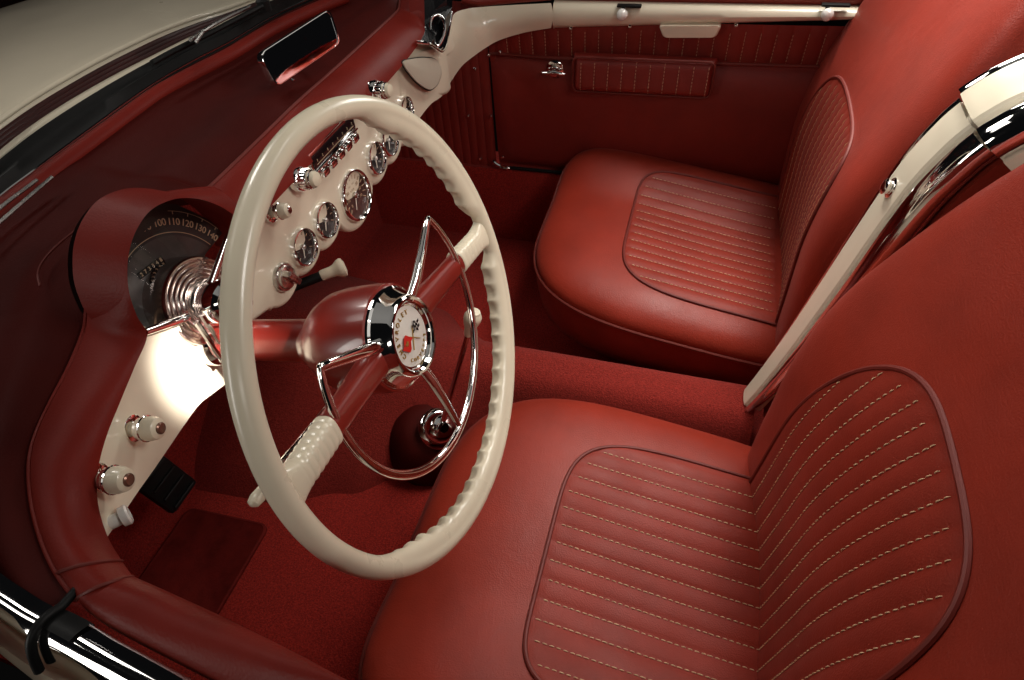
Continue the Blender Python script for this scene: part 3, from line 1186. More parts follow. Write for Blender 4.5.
# near end of the dash top reaches down to the door
rear = [at(76, 600, 'z', .715)] + rear[1:]
join = [rear[-1].lerp(cs[-1], t) for t in (.5,)]
rear = resample(rear + join + cs[::-1], 150)
Wp2 = [at(-80, 640, 'z', .70), at(-90, 560, 'z', .715), at(-100, 450, 'z', .735), at(-90, 340, 'z', .75)] + Wp
Wp2 = resample(Wp2, 150)
mb = MB()
rings = []
for i, (a, b) in enumerate(zip(rear, Wp2)):
    r = [a + Vector((0, .012, -.02)), a + Vector((0, .003, -.0035))]
    for t in lin(.05, 1, 30):
        q = a.lerp(b, t)
        zf = a.z + (b.z - a.z) * (1 - (1 - t) ** 2.2 if a.z > .745 else t)
        q.z = zf + (.004 * sin(pi * t) if a.z < .745 else 0) - .003 * max(0, 1 - t * 5) - .011 * ease0((t - .25) / .3) * (1 - ease0((t - .80) / .2))
        r.append(q)
    rings.append(r)
mb.loft(rings, False)
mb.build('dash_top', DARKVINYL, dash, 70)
# ridge of the fairing behind the hood
mb = MB()
fr = smooth_path([at(*q, 'z', z) for q, z in (((150, 196), .800), ((118, 207), .800), ((85, 224), .798), ((60, 243), .79), ((44, 260), .78), ((38, 274), .772), ((40, 286), .768))], 8)
mb.tube(fr, .0011, 6)
mb.build('fairing_seam', PIPING, dash)
wr = smooth_path([at(*q, 'z', .757) for q in ((-60, 262), (0, 206), (33, 181), (66, 156), (100, 131), (130, 109), (160, 88), (195, 69), (230, 51), (270, 27), (310, 8), (345, -6))], 8)
mb = MB()
mb.tube([p + Vector((0, .002, -.006)) for p in wr], .0135, 14, flat=.75)
mb.build('light_band_roll', VINYL, dash, 60)  # added roll of brighter vinyl, stands in for the light band below the seal
# defroster slot trim: two chrome lines at the near end of the windshield
for q in (((-30, 236), (0, 208), (37, 180)), ((-30, 250), (0, 222), (52, 177))):
    mb = MB()
    mb.tube(smooth_path([at(*a, 'z', .766) for a in q], 6), .0021, 8)
    mb.build('defroster_trim', SATIN, dash)

# speedometer
dth = radians(13)
SN = Vector((0, -cos(dth), sin(dth)))
SUp = Vector((0, sin(dth), cos(dth)))
SXv = Vector((1, 0, 0))
SC = Vector((SPX, SPY, SPZ)) - SN * .004
SCD = SC - SN * .028


def sd(a, r, h=0): return SCD + (SXv * cos(radians(a)) + SUp * sin(radians(a))) * r + SN * h


mb = MB()
rr_ = [.0, .03, .05, .07, .085, .0975]
mb.loft([[sd(a, max(r, .001), -.001 - .06 * max(0, r - .1)) for a in lin(17, 169, 60)] for r in rr_], False)
spd = mb.build('speedometer', DIAL, dash)
mb = MB()
mb.loft([[sd(a, r, .0006) for a in lin(18, 172, 50)] for r in (.045, .055, .068, .0705)], False)
mb.build('inner_dial', DIALGREY, spd)
mb = MB()
for i in range(15):
    a = 176.5 - 11.2 * i
    tx = SXv * sin(radians(a)) - SUp * cos(radians(a))
    ty = SXv * cos(radians(a)) + SUp * sin(radians(a))
    if i > 1: text_mb(mb, str(i * 10), .0115 if i < 10 else .0105, sd(a, .0845, .001), tx, ty, .0005, .95)
    mb.tube([sd(a, .0925, .001), sd(a, .0955, .001)], .0004, 5)
mb.build('dial_numbers', PRINT, spd)
mb = MB()
mb.loft([[sd(a, r, .0012) for a in lin(18, 172, 50)] for r in (.0735, .0742)], False)
mb.loft([[sd(a, r, .0012) for a in lin(18, 172, 50)] for r in (.0955, .0961)], False)
mb.build('dial_line', PRINT, spd)
# odometer window
ob = at(172, 272, 'y', .732)
oa, oo = sd(118, .056, .0012), None
od_c = at(153.5, 267, 'y', .757)
odx = Vector((1, 0, 0)).lerp(SUp, .0).normalized()
od_c = SCD + (od_c - SCD) - SN * ((od_c - SCD).dot(SN)) + SN * .0016
odx = (at(166, 257, 'y', .757) - at(141, 277, 'y', .757))
odx = (odx - SN * odx.dot(SN)).normalized()
ody = SN.cross(odx).normalized()
mb = MB()
q = [od_c + odx * a + ody * b for a, b in ((-.017, -.0034), (.017, -.0034), (.017, .0034), (-.017, .0034))]
mb.poly(q, .0008, SN)
od = mb.build('odometer', BLACKGLOSS, spd)
mb = MB()
for i, ch in enumerate('27334 8'.replace(' ', '')):
    text_mb(mb, ch, .0056, od_c + odx * (-.0135 + i * .0054) + SN * .0012, odx, ody, .0004)
mb.build('odometer_digits', PRINT, od)
mb = MB()
mb.tube([sd(176, .050, .0035), sd(150, .074, .0035)], [.0011, .0005], 6)
mb.build('needle', PRINT, spd)
mb = MB()
prof = [(.0475, -.030), (.0475, .000)]
for i in range(5):
    r = .0468 - i * .0050
    prof += [(r, .002 + i * .0008), (r - .0010, .0036 + i * .0008), (r - .0026, .0036 + i * .0008), (r - .0042, .0022 + i * .0008)]
prof += [(.022, .0065), (.0, .0065)]
mb.lathe(prof, SC, SN, 64)
mb.build('ringed_boss', BOSSM, spd)
mb = MB()
mb.tube([at(229, 233, 'y', .722), at(221, 256, 'y', .716), at(211, 284, 'y', .708)], [.0022, .0036, .0044], 12)
mb.build('divider_bar', CHROME, spd)
mb = MB()
mb.tube([at(145, 332, 'y', .708), at(166, 324.5, 'y', .711), at(187, 317, 'y', .714)], [.0036, .0042, .0042], 12)
mb.build('divider_bar', CHROME, spd)
# glass over the dial
mb = MB()
mb.loft([[sd(a, r, .016 + .004 * cos(r / .105 * pi / 2)) for a in lin(18, 168, 40)] for r in (.050, .06, .07, .08, .09, .095)], False)
mb.build('glass', DIALGLASS, spd)

# ------------------------------------------------------------------ steering column
col = thing('steering_column', 'glossy red steering column with chrome collar joining wheel to dashboard', 'steering column', (-.382, .6, .68))
HB = Vector((-.3865, .4726, .7062)) + Vector((.0325, -.9588, .282)) * -.08
C1 = at(258, 348, 'x', -.385)
CE = at(214, 340, 'x', -.390)
mb = MB()
dv = (CE - HB).normalized()
mb.tube([HB, HB.lerp(CE, .5), CE + dv * .02], .0225, 32)
mb.build('column_tube', REDPAINT, col)
mb = MB()
cp = at(205, 305, 'x', SPX) + Vector((0, -.002, 0))
cp = SC + SN * .004 + SXv * .004 - SUp * .006
mb.lathe([(.0255, 0), (.0260, .010), (.0250, .020), (.0225, .026), (.0190, .029), (.0185, .034), (.0170, .039), (.0120, .041), (.0115, .044), (.0, .045)], cp, (SN + Vector((.1, 0, -.1))).normalized(), 40)
mb.build('chrome_cap', CHROME, col)
mb = MB()
a, b = at(196, 322, 'y', .705), at(224, 362, 'y', .70)
for k, off in ((0, Vector((0, 0, 0))), (1, Vector((.007, -.004, .004)))):
    mb.tube([a + off, a.lerp(b, .4) + off, b + off], .0032, 8)
mb.build('clamp_trim', CHROME, col)
mb = MB()
mb.lathe([(.0255, -.012), (.0285, -.010), (.0285, .004), (.0245, .010), (.0230, .012)], CE - dv * .004, -dv, 36)
mb.build('collar', CHROME, col)
# turn signal lever
s0 = at(352, 378, 'y', .545)
s1 = at(283, 462, 'y', .540)
s2 = at(266, 487, 'y', .540)
s3 = at(253, 504, 'y', .538)
mb = MB()
mb.tube([s0, s1], .0034, 10)
mb.build('signal_rod', CHROME, col)
mb = MB()
dd = (s3 - s1).normalized()
mb.tube([s1.lerp(s2, .3), s2, s3 - dd * .006, s3, s3 + dd * .002], [.0035, .0058, .0066, .0052, .002], 14, flat=.7)
mb.build('signal_paddle', IVORY, col)

# ------------------------------------------------------------------ steering wheel
TH, WYA = .2859, .0339
WCEN = Vector((-.3865, .4726, .7062))
WN = Vector((sin(WYA) * cos(TH), -cos(WYA) * cos(TH), sin(TH)))
wh = thing('steering_wheel', 'large ivory two-spoke steering wheel with scalloped grips and chrome horn ring', 'steering wheel', WCEN)
wh.rotation_euler = (pi / 2 - TH, 0, WYA)
def ease(v):
    v = min(1, max(0, v))
    return v * v * (3 - 2 * v)


RW, TR = .2064, .0095
ANGR, ANGL = -8.0, 167.0
# rim with finger scallops on the forward inner side
mb = MB()
NR, NC = 640, 36
rings = []
NSC = 56
for i in range(NR):
    a = 2 * pi * i / NR
    adeg = math.degrees(a)
    q = (a / (2 * pi) * NSC) % 1
    # no scallops close to the spokes
    dsp = min(abs((adeg - s + 180) % 360 - 180) for s in (ANGR, ANGL))
    amp = min(1, max(0, (dsp - 7) / 5)) * (0 if 66 < adeg < 200 else ease((66 - adeg) / 14) if adeg <= 66 else ease((adeg - 200) / 25))
    sc = (abs(sin(pi * q)) ** .8) * amp
    rg = []
    for k in range(NC):
        ph = 2 * pi * k / NC
        rr0 = TR * 1.0
        dph = (ph - radians(208) + pi) % (2 * pi) - pi
        w = max(0, cos(dph)) ** 2
        w6 = max(0, cos(dph)) ** 14
        rr1 = rr0 + (.0115 * w - .0054 * sc * w6) * amp
        rad_, h_ = RW + rr1 * cos(ph), rr1 * sin(ph) * 1.04
        rg.append(Vector((rad_ * cos(a), rad_ * sin(a), h_)))
    rings.append(rg)
mb.loft(rings, True, False, False, True)
mb.build('rim', IVORY, wh, 80, True)


def wl(a, r, h=0): return Vector((r * cos(radians(a)), r * sin(radians(a)), h))


HUBH = -.028
for ang in (ANGR, ANGL):
    e = wl(ang, RW - .004, -.002)
    hub = Vector((0, 0, HUBH))
    d_ = e - hub
    side = Vector((0, 0, 1)).cross(d_).normalized()
    # spoke arm, red
    mb = MB()
    rg = []
    for t, w, hgt in ((.12, .016, .014), (.3, .0135, .012), (.5, .0122, .0105), (.66, .0118, .010), (.72, .0115, .0095)):
        c_ = hub + d_ * t
        rg.append([c_ + side * w * sp(cos(ph), .75) + Vector((0, 0, 1)) * hgt * sp(sin(ph), .75) for ph in [2 * pi * k / 20 for k in range(20)]])
    mb.loft(rg, True, True, True)
    so = mb.build('spoke', REDPAINT, wh, 50, True)
    mb = MB()
    rg = []
    n = 64
    for i in range(n + 1):
        t = .66 + .34 * i / n
        c_ = hub + d_ * t
        fl = max(0, (t - .88) / .12)
        w = .0138 - .0015 * (t - .6) / .4 + .008 * fl ** 2
        hh = .0110 - .004 * fl
        g = .0011 * (abs(sin(pi * (i / n) * 9)) ** .5 - 1) if t < .92 else 0
        e0 = 1 if i > 0 else .6
        rg.append([c_ + side * (w + g) * e0 * sp(cos(ph), .7) + Vector((0, 0, 1)) * (hh + g) * e0 * sp(sin(ph), .7) for ph in [2 * pi * k / 28 for k in range(28)]])
    mb.loft(rg, True, True, False)
    mb.build('spoke_grip', IVORY, so, 60, True)
# hub bell (red) and chrome cap
mb = MB()
mb.lathe([(.024, -.125), (.0255, -.118), (.034, -.110), (.043, -.098), (.0500, -.083), (.0525, -.066), (.0532, -.05), (.0533, -.035), (.0522, -.022), (.046, -.0195)], (0, 0, 0), (0, 0, 1), 56)
mb.build('hub', REDPAINT, wh, 50, True)
mb = MB()
mb.lathe([(.0475, -.024), (.0500, -.0215), (.0495, -.0185), (.0470, -.0172), (.0450, -.014), (.0425, -.009), (.0405, -.005), (.0390, -.002), (.0370, -.0005), (.0345, -.0008), (.0328, -.0028), (.0328, -.0048), (.0316, -.0048), (.0306, -.0068), (.0290, -.0070)], (0, 0, 0), (0, 0, 1), 64)
mb.build('hub_cap', CHROME, wh, 30, True)
mb = MB()
mb.lathe([(.0295, -.0085), (.0292, -.0067), (.02, -.0053), (0, -.0047)], (0, 0, 0), (0, 0, 1), 56)
em = mb.build('emblem', EMBLEM, wh, 40, True)
mb = MB()
for word, a0, a1, inv in (('CHEVROLET', 190, 62, False), ('CORVETTE', 222, 318, True)):
    n = len(word)
    for i, ch in enumerate(word):
        a = a0 + (a1 - a0) * i / (n - 1)
        ty = wl(a, 1) * (-1 if inv else 1)
        tx = Vector((ty.y, -ty.x, 0))
        text_mb(mb, ch, .0066 if not inv else .0052, wl(a, .0232, -.0050), tx, ty, .0008)
mb.build('lettering', GOLD, em, 0, True)


def flag(mbx, p0, ux, uy, L, H, nx=4, ny=3, sel=None):
    for i in range(nx):
        for j in range(ny):
            if sel and not sel(i, j): continue

            def P(u, v):
                return p0 + ux * L * u + uy * (H * v + .0016 * sin(u * 6)) + Vector((0, 0, -.0034))
            a, b = i / nx, (i + 1) / nx
            c0, c1 = j / ny, (j + 1) / ny
            mbx.poly([P(a, c0), P(b, c0), P(b, c1), P(a, c1)], .0005, (0, 0, 1))


e1 = Vector((1, 0, 0)); e2 = Vector((0, 1, 0))
x0 = Vector((0, -.002, 0))
mb = MB()   # poles crossing
pa, pb = radians(48), radians(132)
for a in (pa, pb):
    dv_ = Vector((cos(a), sin(a), 0))
    mb.tube([x0 - dv_ * .012 + Vector((0, 0, -.0040)), x0 + dv_ * .011 + Vector((0, 0, -.0040))], .0006, 6)
mb.build('flag_poles', GOLD, em, 40, True)
dr, dlf = Vector((cos(pa), sin(pa), 0)), Vector((cos(pb), sin(pb), 0))
mb = MB()
flag(mb, x0 + dlf * .002 + Vector((-.0005, 0, 0)), Vector((-.85, -.35, 0)), Vector((-.55, .80, 0)), .0165, .0125)
mb.build('red_flag', FLAGRED, em, 0, True)
mb = MB()
fx, fy = Vector((.92, -.30, 0)), Vector((.5, .85, 0))
flag(mb, x0 + dr * .004, fx, fy, .013, .0095, 4, 4, lambda i, j: (i + j) % 2 == 0)
mb.build('checkered_flag', BLACKGLOSS, em, 0, True)
mb = MB()
p_ = x0 + dlf * .007 + Vector((-.0085, -.0005, -.0027))
mb.poly([p_ + Vector((x, y, 0)) for x, y in ((-.003, -.0012), (-.0008, -.0012), (-.0008, -.0028), (.0012, -.0012), (.003, .0002), (.0012, .0022), (-.0006, .0012), (-.003, .0016))], .0004, (0, 0, 1))
mb.build('flag_motif', GOLD, em, 0, True)
# horn ring: lower arc and three arms
RH = .1284
HO = Vector((-.0006, 0, -.005))
mb = MB()
arc = [HO + wl(a, RH) for a in lin(25, -215, 120)]
rads = [.0028 + .0022 * sin(pi * i / (len(arc) - 1)) ** .4 for i in range(len(arc))]
mb.tube(arc, rads, 12, flat=.8, up=(0, 0, 1))
hr = mb.build('horn_ring', CHROME, wh, 60, True)
for a in (25, -215, -95):
    tip = HO + wl(a, RH)
    bse = wl(a, .040, -.012)
    mb = MB()
    d_ = tip - bse
    side = Vector((0, 0, 1)).cross(d_).normalized()
    rg = []
    for t, w, hgt in ((0, .0066, .004), (.2, .0064, .0045), (.55, .0054, .004), (.85, .0044, .0034), (1.0, .0036, .003), (1.015, .002, .002)):
        c_ = bse + d_ * t + Vector((0, 0, .004 * sin(pi * min(t, 1)) * (1 - t)))
        rg.append([c_ + side * w * cos(ph) + Vector((0, 0, 1)) * hgt * sin(ph) for ph in [2 * pi * k / 14 for k in range(14)]])
    mb.loft(rg, True, True, True)
    mb.build('horn_arm', CHROME, hr, 50, True)

# ------------------------------------------------------------------ rear view mirror
mir = thing('rear_view_mirror', 'chrome framed rear view mirror standing on the dash top', 'mirror', (.03, .80, .745))
MY = .82
MT, MW = math.tan(radians(19)), math.tan(radians(18))


def atm(px, py):  # on the tilted mirror plane
    y = MY
    for _ in range(40):
        q = at(px, py, 'y', y)
        y = MY + (q.z - .785) * MT - (q.x - .07) * MW
    return at(px, py, 'y', y)


cn = [atm(258, 54), atm(276, 88), atm(341, 43), atm(330, 8)]
o_ = rrect(cn, .012, 7)
mc = sum(o_, Vector()) / len(o_)
mnr = (cn[1] - cn[0]).cross(cn[3] - cn[0]).normalized()
if mnr.y > 0: mnr = -mnr
mb = MB()
mb.loft([[p.lerp(mc, .25) - mnr * .016 for p in o_], [p - mnr * .010 for p in o_], [p - mnr * .002 for p in o_], [p.lerp(mc, .02) + mnr * .0015 for p in o_], [p.lerp(mc, .05) + mnr * .0016 for p in o_], [p.lerp(mc, .06) for p in o_]], True, True, False)
mb.build('frame', CHROME, mir, 40)
mb = MB()
mb.add([p.lerp(mc, .055) + mnr * .0004 for p in o_], [list(range(len(o_)))])
mb.build('glass', MIRROR, mir, 0)
mb = MB()
fb = at(300, 78, 'z', .74) + Vector((.02, .03, 0))
mb.tube([mc - mnr * .014, mc - mnr * .03 + Vector((0, 0, -.02)), Vector((mc.x + .01, mc.y + .045, .748))], [.006, .005, .007], 12)
mb.build('stem', CHROME, mir)
mb = MB()
sc_ = atm(291, 80) + Vector((0, -.003, 0))
mb.lathe([(.0022, -.002), (.0022, .002), (0, .0030)], sc_, (0, -1, -.3), 10)
mb.build('set_screw', CHROME, mir)

# ------------------------------------------------------------------ windshield, cowl, hood
ws = thing('windshield', 'curved windshield with black rubber seal and chrome strip above the dash top', 'windshield', (0, 1.05, .76))


def zc(pxs, z): return smooth_path([at(*q, 'z', z) for q in pxs], 8)


g1 = zc([(-60, 250), (0, 197), (33, 172), (66, 147), (100, 122), (130, 100), (160, 80), (195, 60), (230, 42), (270, 18), (310, -1), (350, -18)], .760)
g2 = zc([(-60, 222), (0, 168), (33, 140), (66, 117), (100, 96), (130, 79), (160, 63), (195, 44), (230, 27), (270, 8), (310, -9), (350, -24)], .772)
mb = MB()
n_ = 80
a_, b_ = resample(g1, n_), resample(g2, n_)
mb.loft([[p + Vector((0, -.002, -.02)), p, p.lerp(q, .25) + Vector((0, 0, .010)), p.lerp(q, .5) + Vector((0, 0, .007)), p.lerp(q, .75) + Vector((0, 0, .013)), q + Vector((0, 0, .006)), q + Vector((0, .004, -.02))] for p, q in zip(a_, b_)], False)
mb.build('rubber_seal', RUBBER, ws, 60)
mb = MB()
mb.tube([p + Vector((0, -.001, .001)) for p in a_], .0016, 6)
mb.build('inner_bead', CHROME, ws)
g3 = zc([(-60, 207), (0, 153), (33, 127), (66, 105), (100, 85), (130, 69), (160, 54), (195, 37), (230, 21), (270, 3), (310, -13), (350, -28)], .770)
c2 = resample(g3, n_)
mb = MB()
mb.loft([[q + Vector((0, .002, -.004)), q.lerp(r, .3) + Vector((0, 0, .005)), q.lerp(r, .7) + Vector((0, 0, .006)), r + Vector((0, .0, .0)), r + Vector((0, .004, -.02))] for q, r in zip(b_, c2)], False)
mb.build('base_strip', CREAM, ws, 50)
# glass rising from the seal, leaning back
mb = MB()
rows = []
for t in lin(0, 1, 12):
    rows.append([p.lerp(q, .5) + Vector((-p.x * .05 * t, -.17 * t + .02 * t * t, .30 * t + .004)) for p, q in zip(a_, b_)])
mb.loft(rows, False)
mb.build('glass', GLASS, ws, 60)

wp = thing('windshield_wiper', 'black wiper arm and blade parked along the windshield base', 'wiper', (.1, 1.07, .78))
mb = MB()
wpts = smooth_path([at(*q, 'z', .790) for q in ((152, 63), (170, 53), (192, 42), (212, 32), (235, 20), (262, 6))], 6)
mb.tube(wpts, .0042, 8)
mb.build('blade', RUBBER, wp)
mb = MB()
mb.tube(smooth_path([at(*q, 'z', .800) for q in ((190, 40), (205, 30), (222, 20), (250, 6))], 6), .0028, 8)
mb.tube([at(196, 42, 'z', .79), at(196, 42, 'z', .803), at(203, 31, 'z', .803)], .0025, 6)
mb.build('arm', SATIN, wp)
mb = MB()
mb.lathe([(.011, -.012), (.011, .004), (.007, .008), (0, .009)], at(263, 3, 'z', .79), (0, 0, 1), 18)
mb.build('pivot', RUBBER, wp)

# cowl grille and hood
cg = zc([(-60, 196), (0, 146), (33, 122), (66, 101), (100, 81), (130, 65), (160, 50), (195, 33), (230, 18), (270, 0), (310, -17), (350, -32)], .745)
ch = zc([(-60, 170), (0, 124), (33, 101), (66, 81), (100, 62), (130, 47), (160, 33), (195, 20), (230, 9), (270, -6), (310, -20), (350, -34)], .745)
a2, b2 = resample(cg, n_), resample(ch, n_)
mb = MB()
rings = []
for p, q in zip(a2, b2):
    r = []
    for k in range(33):
        t = k / 32
        r.append(p.lerp(q, t) + Vector((0, 0, .004 * sin(t * pi * 8) - .006)))
    rings.append(r)
mb.loft(rings, False)
tag(mb.build('cowl_panel', MAROON, None, 70), 'dark maroon ribbed cowl panel between windshield and bonnet', 'cowl')
mb = MB()
rings = []
for i, q in enumerate(b2):
    r = [q + Vector((0, -.001, -.02)), q + Vector((0, 0, -.004)), q + Vector((0, .003, .001)), q + Vector((0, .010, .003))]
    for t in lin(.02, 1, 24):
        y = q.y + .01 + 1.0 * t
        x = q.x * (1 + .02 * t) + .25 * t * (q.x - 0.1)
        r.append(Vector((x, y, .748 + .018 * sin(min(1, t * 2) * pi / 2) - .14 * t * t)))
    rings.append(r)
mb.loft(rings, False)
mb.tube([q + Vector((0, .002, .003)) for q in b2], .0042, 8)
tag(mb.build('bonnet', CREAM, None, 70), 'cream painted bonnet beyond the windshield fading into darkness', 'bonnet')

mb = MB()
rings = []
for y in lin(.655, 2.1, 50):
    xi = interp([(.64, -.715), (.80, -.62), (.95, -.47), (1.10, -.34), (1.2, -.26), (2.1, -.2)], y)
    r = []
    for t in lin(0, 1, 12):
        x = xi + (-.76 - xi) * t
        r.append(Vector((x, y, interp([(0, .738), (1, .70)], t) - .10 * max(0, y - 1.2) ** 2)))
    z0_ = r[-1].z
    for a in lin(15, 90, 6):
        r.append(Vector((-.76 - .05 * sin(radians(a)), y, z0_ - .05 * (1 - cos(radians(a))))))
    r += [Vector((-.825, y, z0_ - .25)), Vector((-.80, y, .05))]
    rings.append(r)
mb.loft(rings, False)
tag(mb.build('front_fender', CREAM, None, 60), 'cream front wing outside the near windshield corner', 'fender')

# windshield corner fitting on the far side
wc_ = thing('windshield_post', 'black and chrome windshield post foot at the far dash corner', 'windshield post', (.46, .80, .66))
oc_ = at(437, 31, 'x', .375)
axo = Vector((-.62, -.55, .56)).normalized()
mb = MB()
upv = (UP - axo * UP.dot(axo)).normalized()
sdv = axo.cross(upv)
el = []
for k in range(48):
    a = 2 * pi * k / 48
    el.append(oc_ + axo * .004 + (sdv * cos(a) * .0135 * (1 + .25 * sin(a)) + upv * sin(a) * .027))
mb.tube(el, .0030, 8, True)
mb.build('oval_ring', CHROME, wc_, 60)
mb = MB()
mb.loft([[oc_ + (p - oc_) * s_ - axo * d__ for p in el] for s_, d__ in ((1.0, .0), (.8, .006), (.5, .02), (.1, .026))], True, False, True)
mb.build('socket', BLACKGLOSS, wc_)
mb = MB()
mb.tube([oc_ - upv * .012 - axo * .012, oc_ + upv * .004 - axo * .004], .0045, 10)
mb.build('pin', SATIN, wc_)
mb = MB()
bp_ = [at(*q, 'x', x) for q, x in (((423, -6), .41), ((424, 20), .37), ((419, 43), .295), ((430, 45), .325), ((440, 50), .365), ((446, 44), .395), ((449, 24), .44), ((452, 8), .465), ((453, -6), .48))]
mb.poly(bp_, .004, (.6, .6, -.3))
mb.build('base_plate', BLACKGLOSS, wc_, 0)
mb = MB()
mb.tube(smooth_path([at(416, 42, 'x', .285), at(429, 44, 'x', .318), at(437, 49, 'x', .350), at(442, 51, 'x', .368), at(446, 44, 'x', .390), at(449, 28, 'x', .43), at(452, 12, 'x', .46)], 6), .0030, 8)
mb.build('edge_trim', CHROME, wc_)
# far windshield pillar seen as the red cap at the very top
mb = MB()
mb.tube(smooth_path([at(462, -2, 'x', .60), at(480, 1, 'x', .615), at(515, -2, 'x', .635), at(551, -5, 'x', .645)], 6), .010, 12)
mb.build('red_cap', DOORVINYL, wc_)

# ------------------------------------------------------------------ near door top
nd = thing('near_door', 'near door with red padded top roll and wide chrome edge moulding', 'car door', (-.68, .4, .70))
i_px = [((135, 577), .578), ((160, 588), .55), ((200, 606), .515), ((240, 625), .478), ((300, 655), .425), ((360, 686), .375)]
ipn = [at(*q, 'y', y) for q, y in i_px]
ipn = smooth_path(ipn + [ipn[-1] + Vector((-.004 * k, -.075 * k, 0)) for k in range(1, 9)], 6)
o_px = [(78, 601), (100, 617), (135, 636), (172, 655), (225, 682), (285, 712), (345, 742)]
opn = [at(*q, 'z', .722) for q in o_px]
opn = smooth_path(opn + [opn[-1] + Vector((-.004 * k, -.075 * k, 0)) for k in range(1, 8)], 6)
n_op = min(len(ipn), len(opn))
ipn, opn = resample(ipn, 90), resample(opn, 90)
mb = MB()
rings = []
for a, b in zip(ipn, opn):
    r = [a + Vector((-.005, 0, -.22)), a + Vector((-.001, 0, -.05)), a + Vector((0, 0, -.015))]
    for t in lin(0, 1, 14):
        r.append(a.lerp(b, t) + Vector((.25, 0, 1)).normalized() * .010 * sin(pi * t) ** .7)
    r.append(b + Vector((-.002, 0, -.012)))
    rings.append(r)
mb.loft(rings, False)
mb.add(rings[0], [list(range(len(rings[0])))])
mb.build('top_roll', VINYL, nd, 60)
# chrome moulding
c_in = [(-50, 512), (-20, 545), (0, 566), (25, 583), (48, 597), (80, 612), (120, 634), (160, 655), (215, 684), (275, 714), (335, 745)]
ci = [at(*q, 'z', .722) for q in c_in]
ci = smooth_path(ci + [ci[-1] + Vector((-.004 * k, -.075 * k, 0)) for k in range(1, 8)], 6)
mb = MB()
rings = []
for i, p in enumerate(ci):
    t = (ci[min(i + 1, len(ci) - 1)] - ci[max(i - 1, 0)]).normalized()
    out = Vector((t.y, -t.x, 0))
    if out.x > 0: out = -out
    w = .034
    r = []
    for a in lin(0, 1, 18):
        ang = radians(70 - 150 * a)
        r.append(p + out * (.003 + w * (a ** .8)) + Vector((0, 0, -.012 + .016 * cos(radians(-60 + 150 * a)) - .028 * a * a)))
    rings.append(r)
mb.loft(rings, False)
mb.build('chrome_moulding', CHROME, nd, 60)
MRINGS = rings
mb = MB()
rings = [[r[-1] + Vector((0, 0, -.002)), r[-1] + Vector((-.006, 0, -.02)), r[-1] + Vector((-.030, 0, -.2)), r[-1] + Vector((-.035, 0, -.4)), r[-1] + Vector((-.01, 0, -.62))] for r in rings]
mb.loft(rings, False)
mb.build('outer_skin', CREAM, nd)
# the black strap round the moulding
st = thing('rubber_strap', 'thin black rubber strap looped over the chrome moulding at lower left', 'strap', (-.69, .60, .70))
ki = min(range(3, len(MRINGS) - 6), key=lambda i: (MRINGS[i][2] - at(58, 608, 'z', .722)).length)


def moff(i, j, h):
    R_ = MRINGS[i]
    t = MRINGS[i + 1][j] - MRINGS[i - 1][j]
    c_ = R_[min(j + 1, 17)] - R_[max(j - 1, 0)]
    n = c_.cross(t).normalized()
    if n.z < 0 and j < 14: n = -n
    if j >= 14 and n.x > 0: n = -n
    return R_[j] + n * h


mb = MB()
pts_ = [moff(ki, j, .004) for j in range(0, 17)]
pts_ = [pts_[0] + Vector((.012, .002, -.004))] + pts_[:15]
pts_ = smooth_path(pts_, 4)
mb.tube(pts_, [.0032] * len(pts_), 10)
mb.build('loop', RUBBER, st)
mb = MB()
g_ = [[moff(ki + i, j, .0022) for j in range(0, 6)] for i in range(0, 6)]
mb.loft(g_, False)
mb.loft([[p + Vector((0, 0, -.004)) for p in r] for r in g_], False)
mb.build('tab', RUBBER, st, 40)

# ------------------------------------------------------------------ dark studio around the car
mb = MB()
mb.grid(lambda u, v: Vector((u, v, -.35)), lin(-6, 6, 4), lin(-6, 8, 4))
tag(mb.build('ground', BACKDROP), 'dark studio floor around the car', None, None, 'structure')

# ------------------------------------------------------------------ light
w = bpy.data.worlds.new('World')
scn.world = w
w.use_nodes = True
w.node_tree.nodes['Background'].inputs[0].default_value = (.55, .55, .6, 1)
w.node_tree.nodes['Background'].inputs[1].default_value = .006


def area(name, loc, target, sx, sy, power, col=(1, .95, .88), spread=180):
    l = bpy.data.lights.new(name, 'AREA')
    l.shape = 'RECTANGLE'
    l.size, l.size_y = sx, sy
    l.energy = power
    l.color = col
    l.spread = radians(spread)
    o = bpy.data.objects.new(name, l)
    COL.objects.link(o)
    o.location = loc
    o.rotation_euler = (Vector(target) - Vector(loc)).to_track_quat('-Z', 'Y').to_euler()
    return o


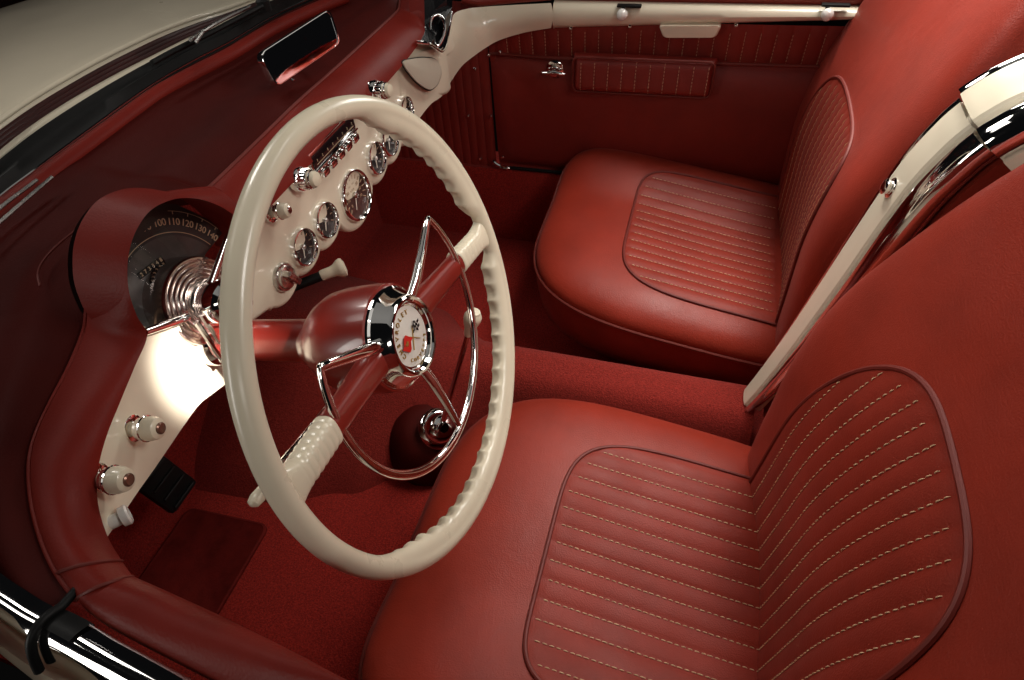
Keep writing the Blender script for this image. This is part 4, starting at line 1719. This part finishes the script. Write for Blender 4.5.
area('key_softbox', (.70, -.25, 1.85), (.10, .10, .35), .7, .6, 4.0, spread=54)
area('overhead_sheet', (.2, .2, 3.2), (.1, .2, 0), 2.8, 2.2, 2.2, spread=140)
area('rear_sheet', (.2, -3.0, 2.5), (.0, .6, .8), 3.2, .95, 2.6, spread=120)
area('left_sheet', (-3.0, -1.2, 2.6), (-.4, .5, .7), 1.6, .5, 1.4, spread=60)
area('far_strip', (2.4, -.1, 1.45), (.2, 0, .6), .9, .5, 7, spread=110)
area('dash_fill', (-.25, -.35, 1.35), (-.1, .76, .62), .3, .25, 1.1, spread=80)  # added unseen fill, brightens the wheel and fascia
area('bonnet_fill', (-.2, 3.4, 3.3), (.15, 1.2, .75), 1.6, .8, .8, spread=30)  # added unseen area light, mainly for reflections in moulding and bonnet
area('seat_top_fill', (1.0, .45, 1.9), (.38, -.12, .88), .35, .3, 1.7, spread=34)  # added narrow fill for the sheen on the far seat top
area('moulding_reflection_light', (-3.4, 3.2, 1.5), (-.6, .6, .7), .6, 2.4, 5, spread=60)  # added unseen light, there only to reflect in the chrome moulding


area('front_fill', (.55, 1.8, 2.2), (-.30, -.02, .50), .8, .5, .95, spread=32)


def spot(name, loc, target, power, ang, blend=.6, size=.02, col=(1, .95, .88)):
    l = bpy.data.lights.new(name, 'SPOT')
    l.energy = power
    l.spot_size = radians(ang)
    l.spot_blend = blend
    l.shadow_soft_size = size
    l.color = col
    o = bpy.data.objects.new(name, l)
    COL.objects.link(o)
    o.location = loc
    o.rotation_euler = (Vector(target) - Vector(loc)).to_track_quat('-Z', 'Y').to_euler()
    return o



spot('cowl_spot', (-.5, 2.3, 2.3), (-.16, 1.16, .75), 22, 17, 1.0, .15)
spot('cowl_rear_spot', (.45, .55, 2.3), (.0, 1.17, .76), 16, 20, 1.0, .12)
spot('torch', (-.50, -.01, 1.25), (-.428, .73, .637), 230, 7, .7)

scn.render.engine = 'CYCLES'
scn.view_settings.view_transform = 'Standard'
scn.view_settings.look = 'None'
scn.view_settings.exposure = 0
scn.cycles.max_bounces = 8
scn.cycles.use_denoising = True
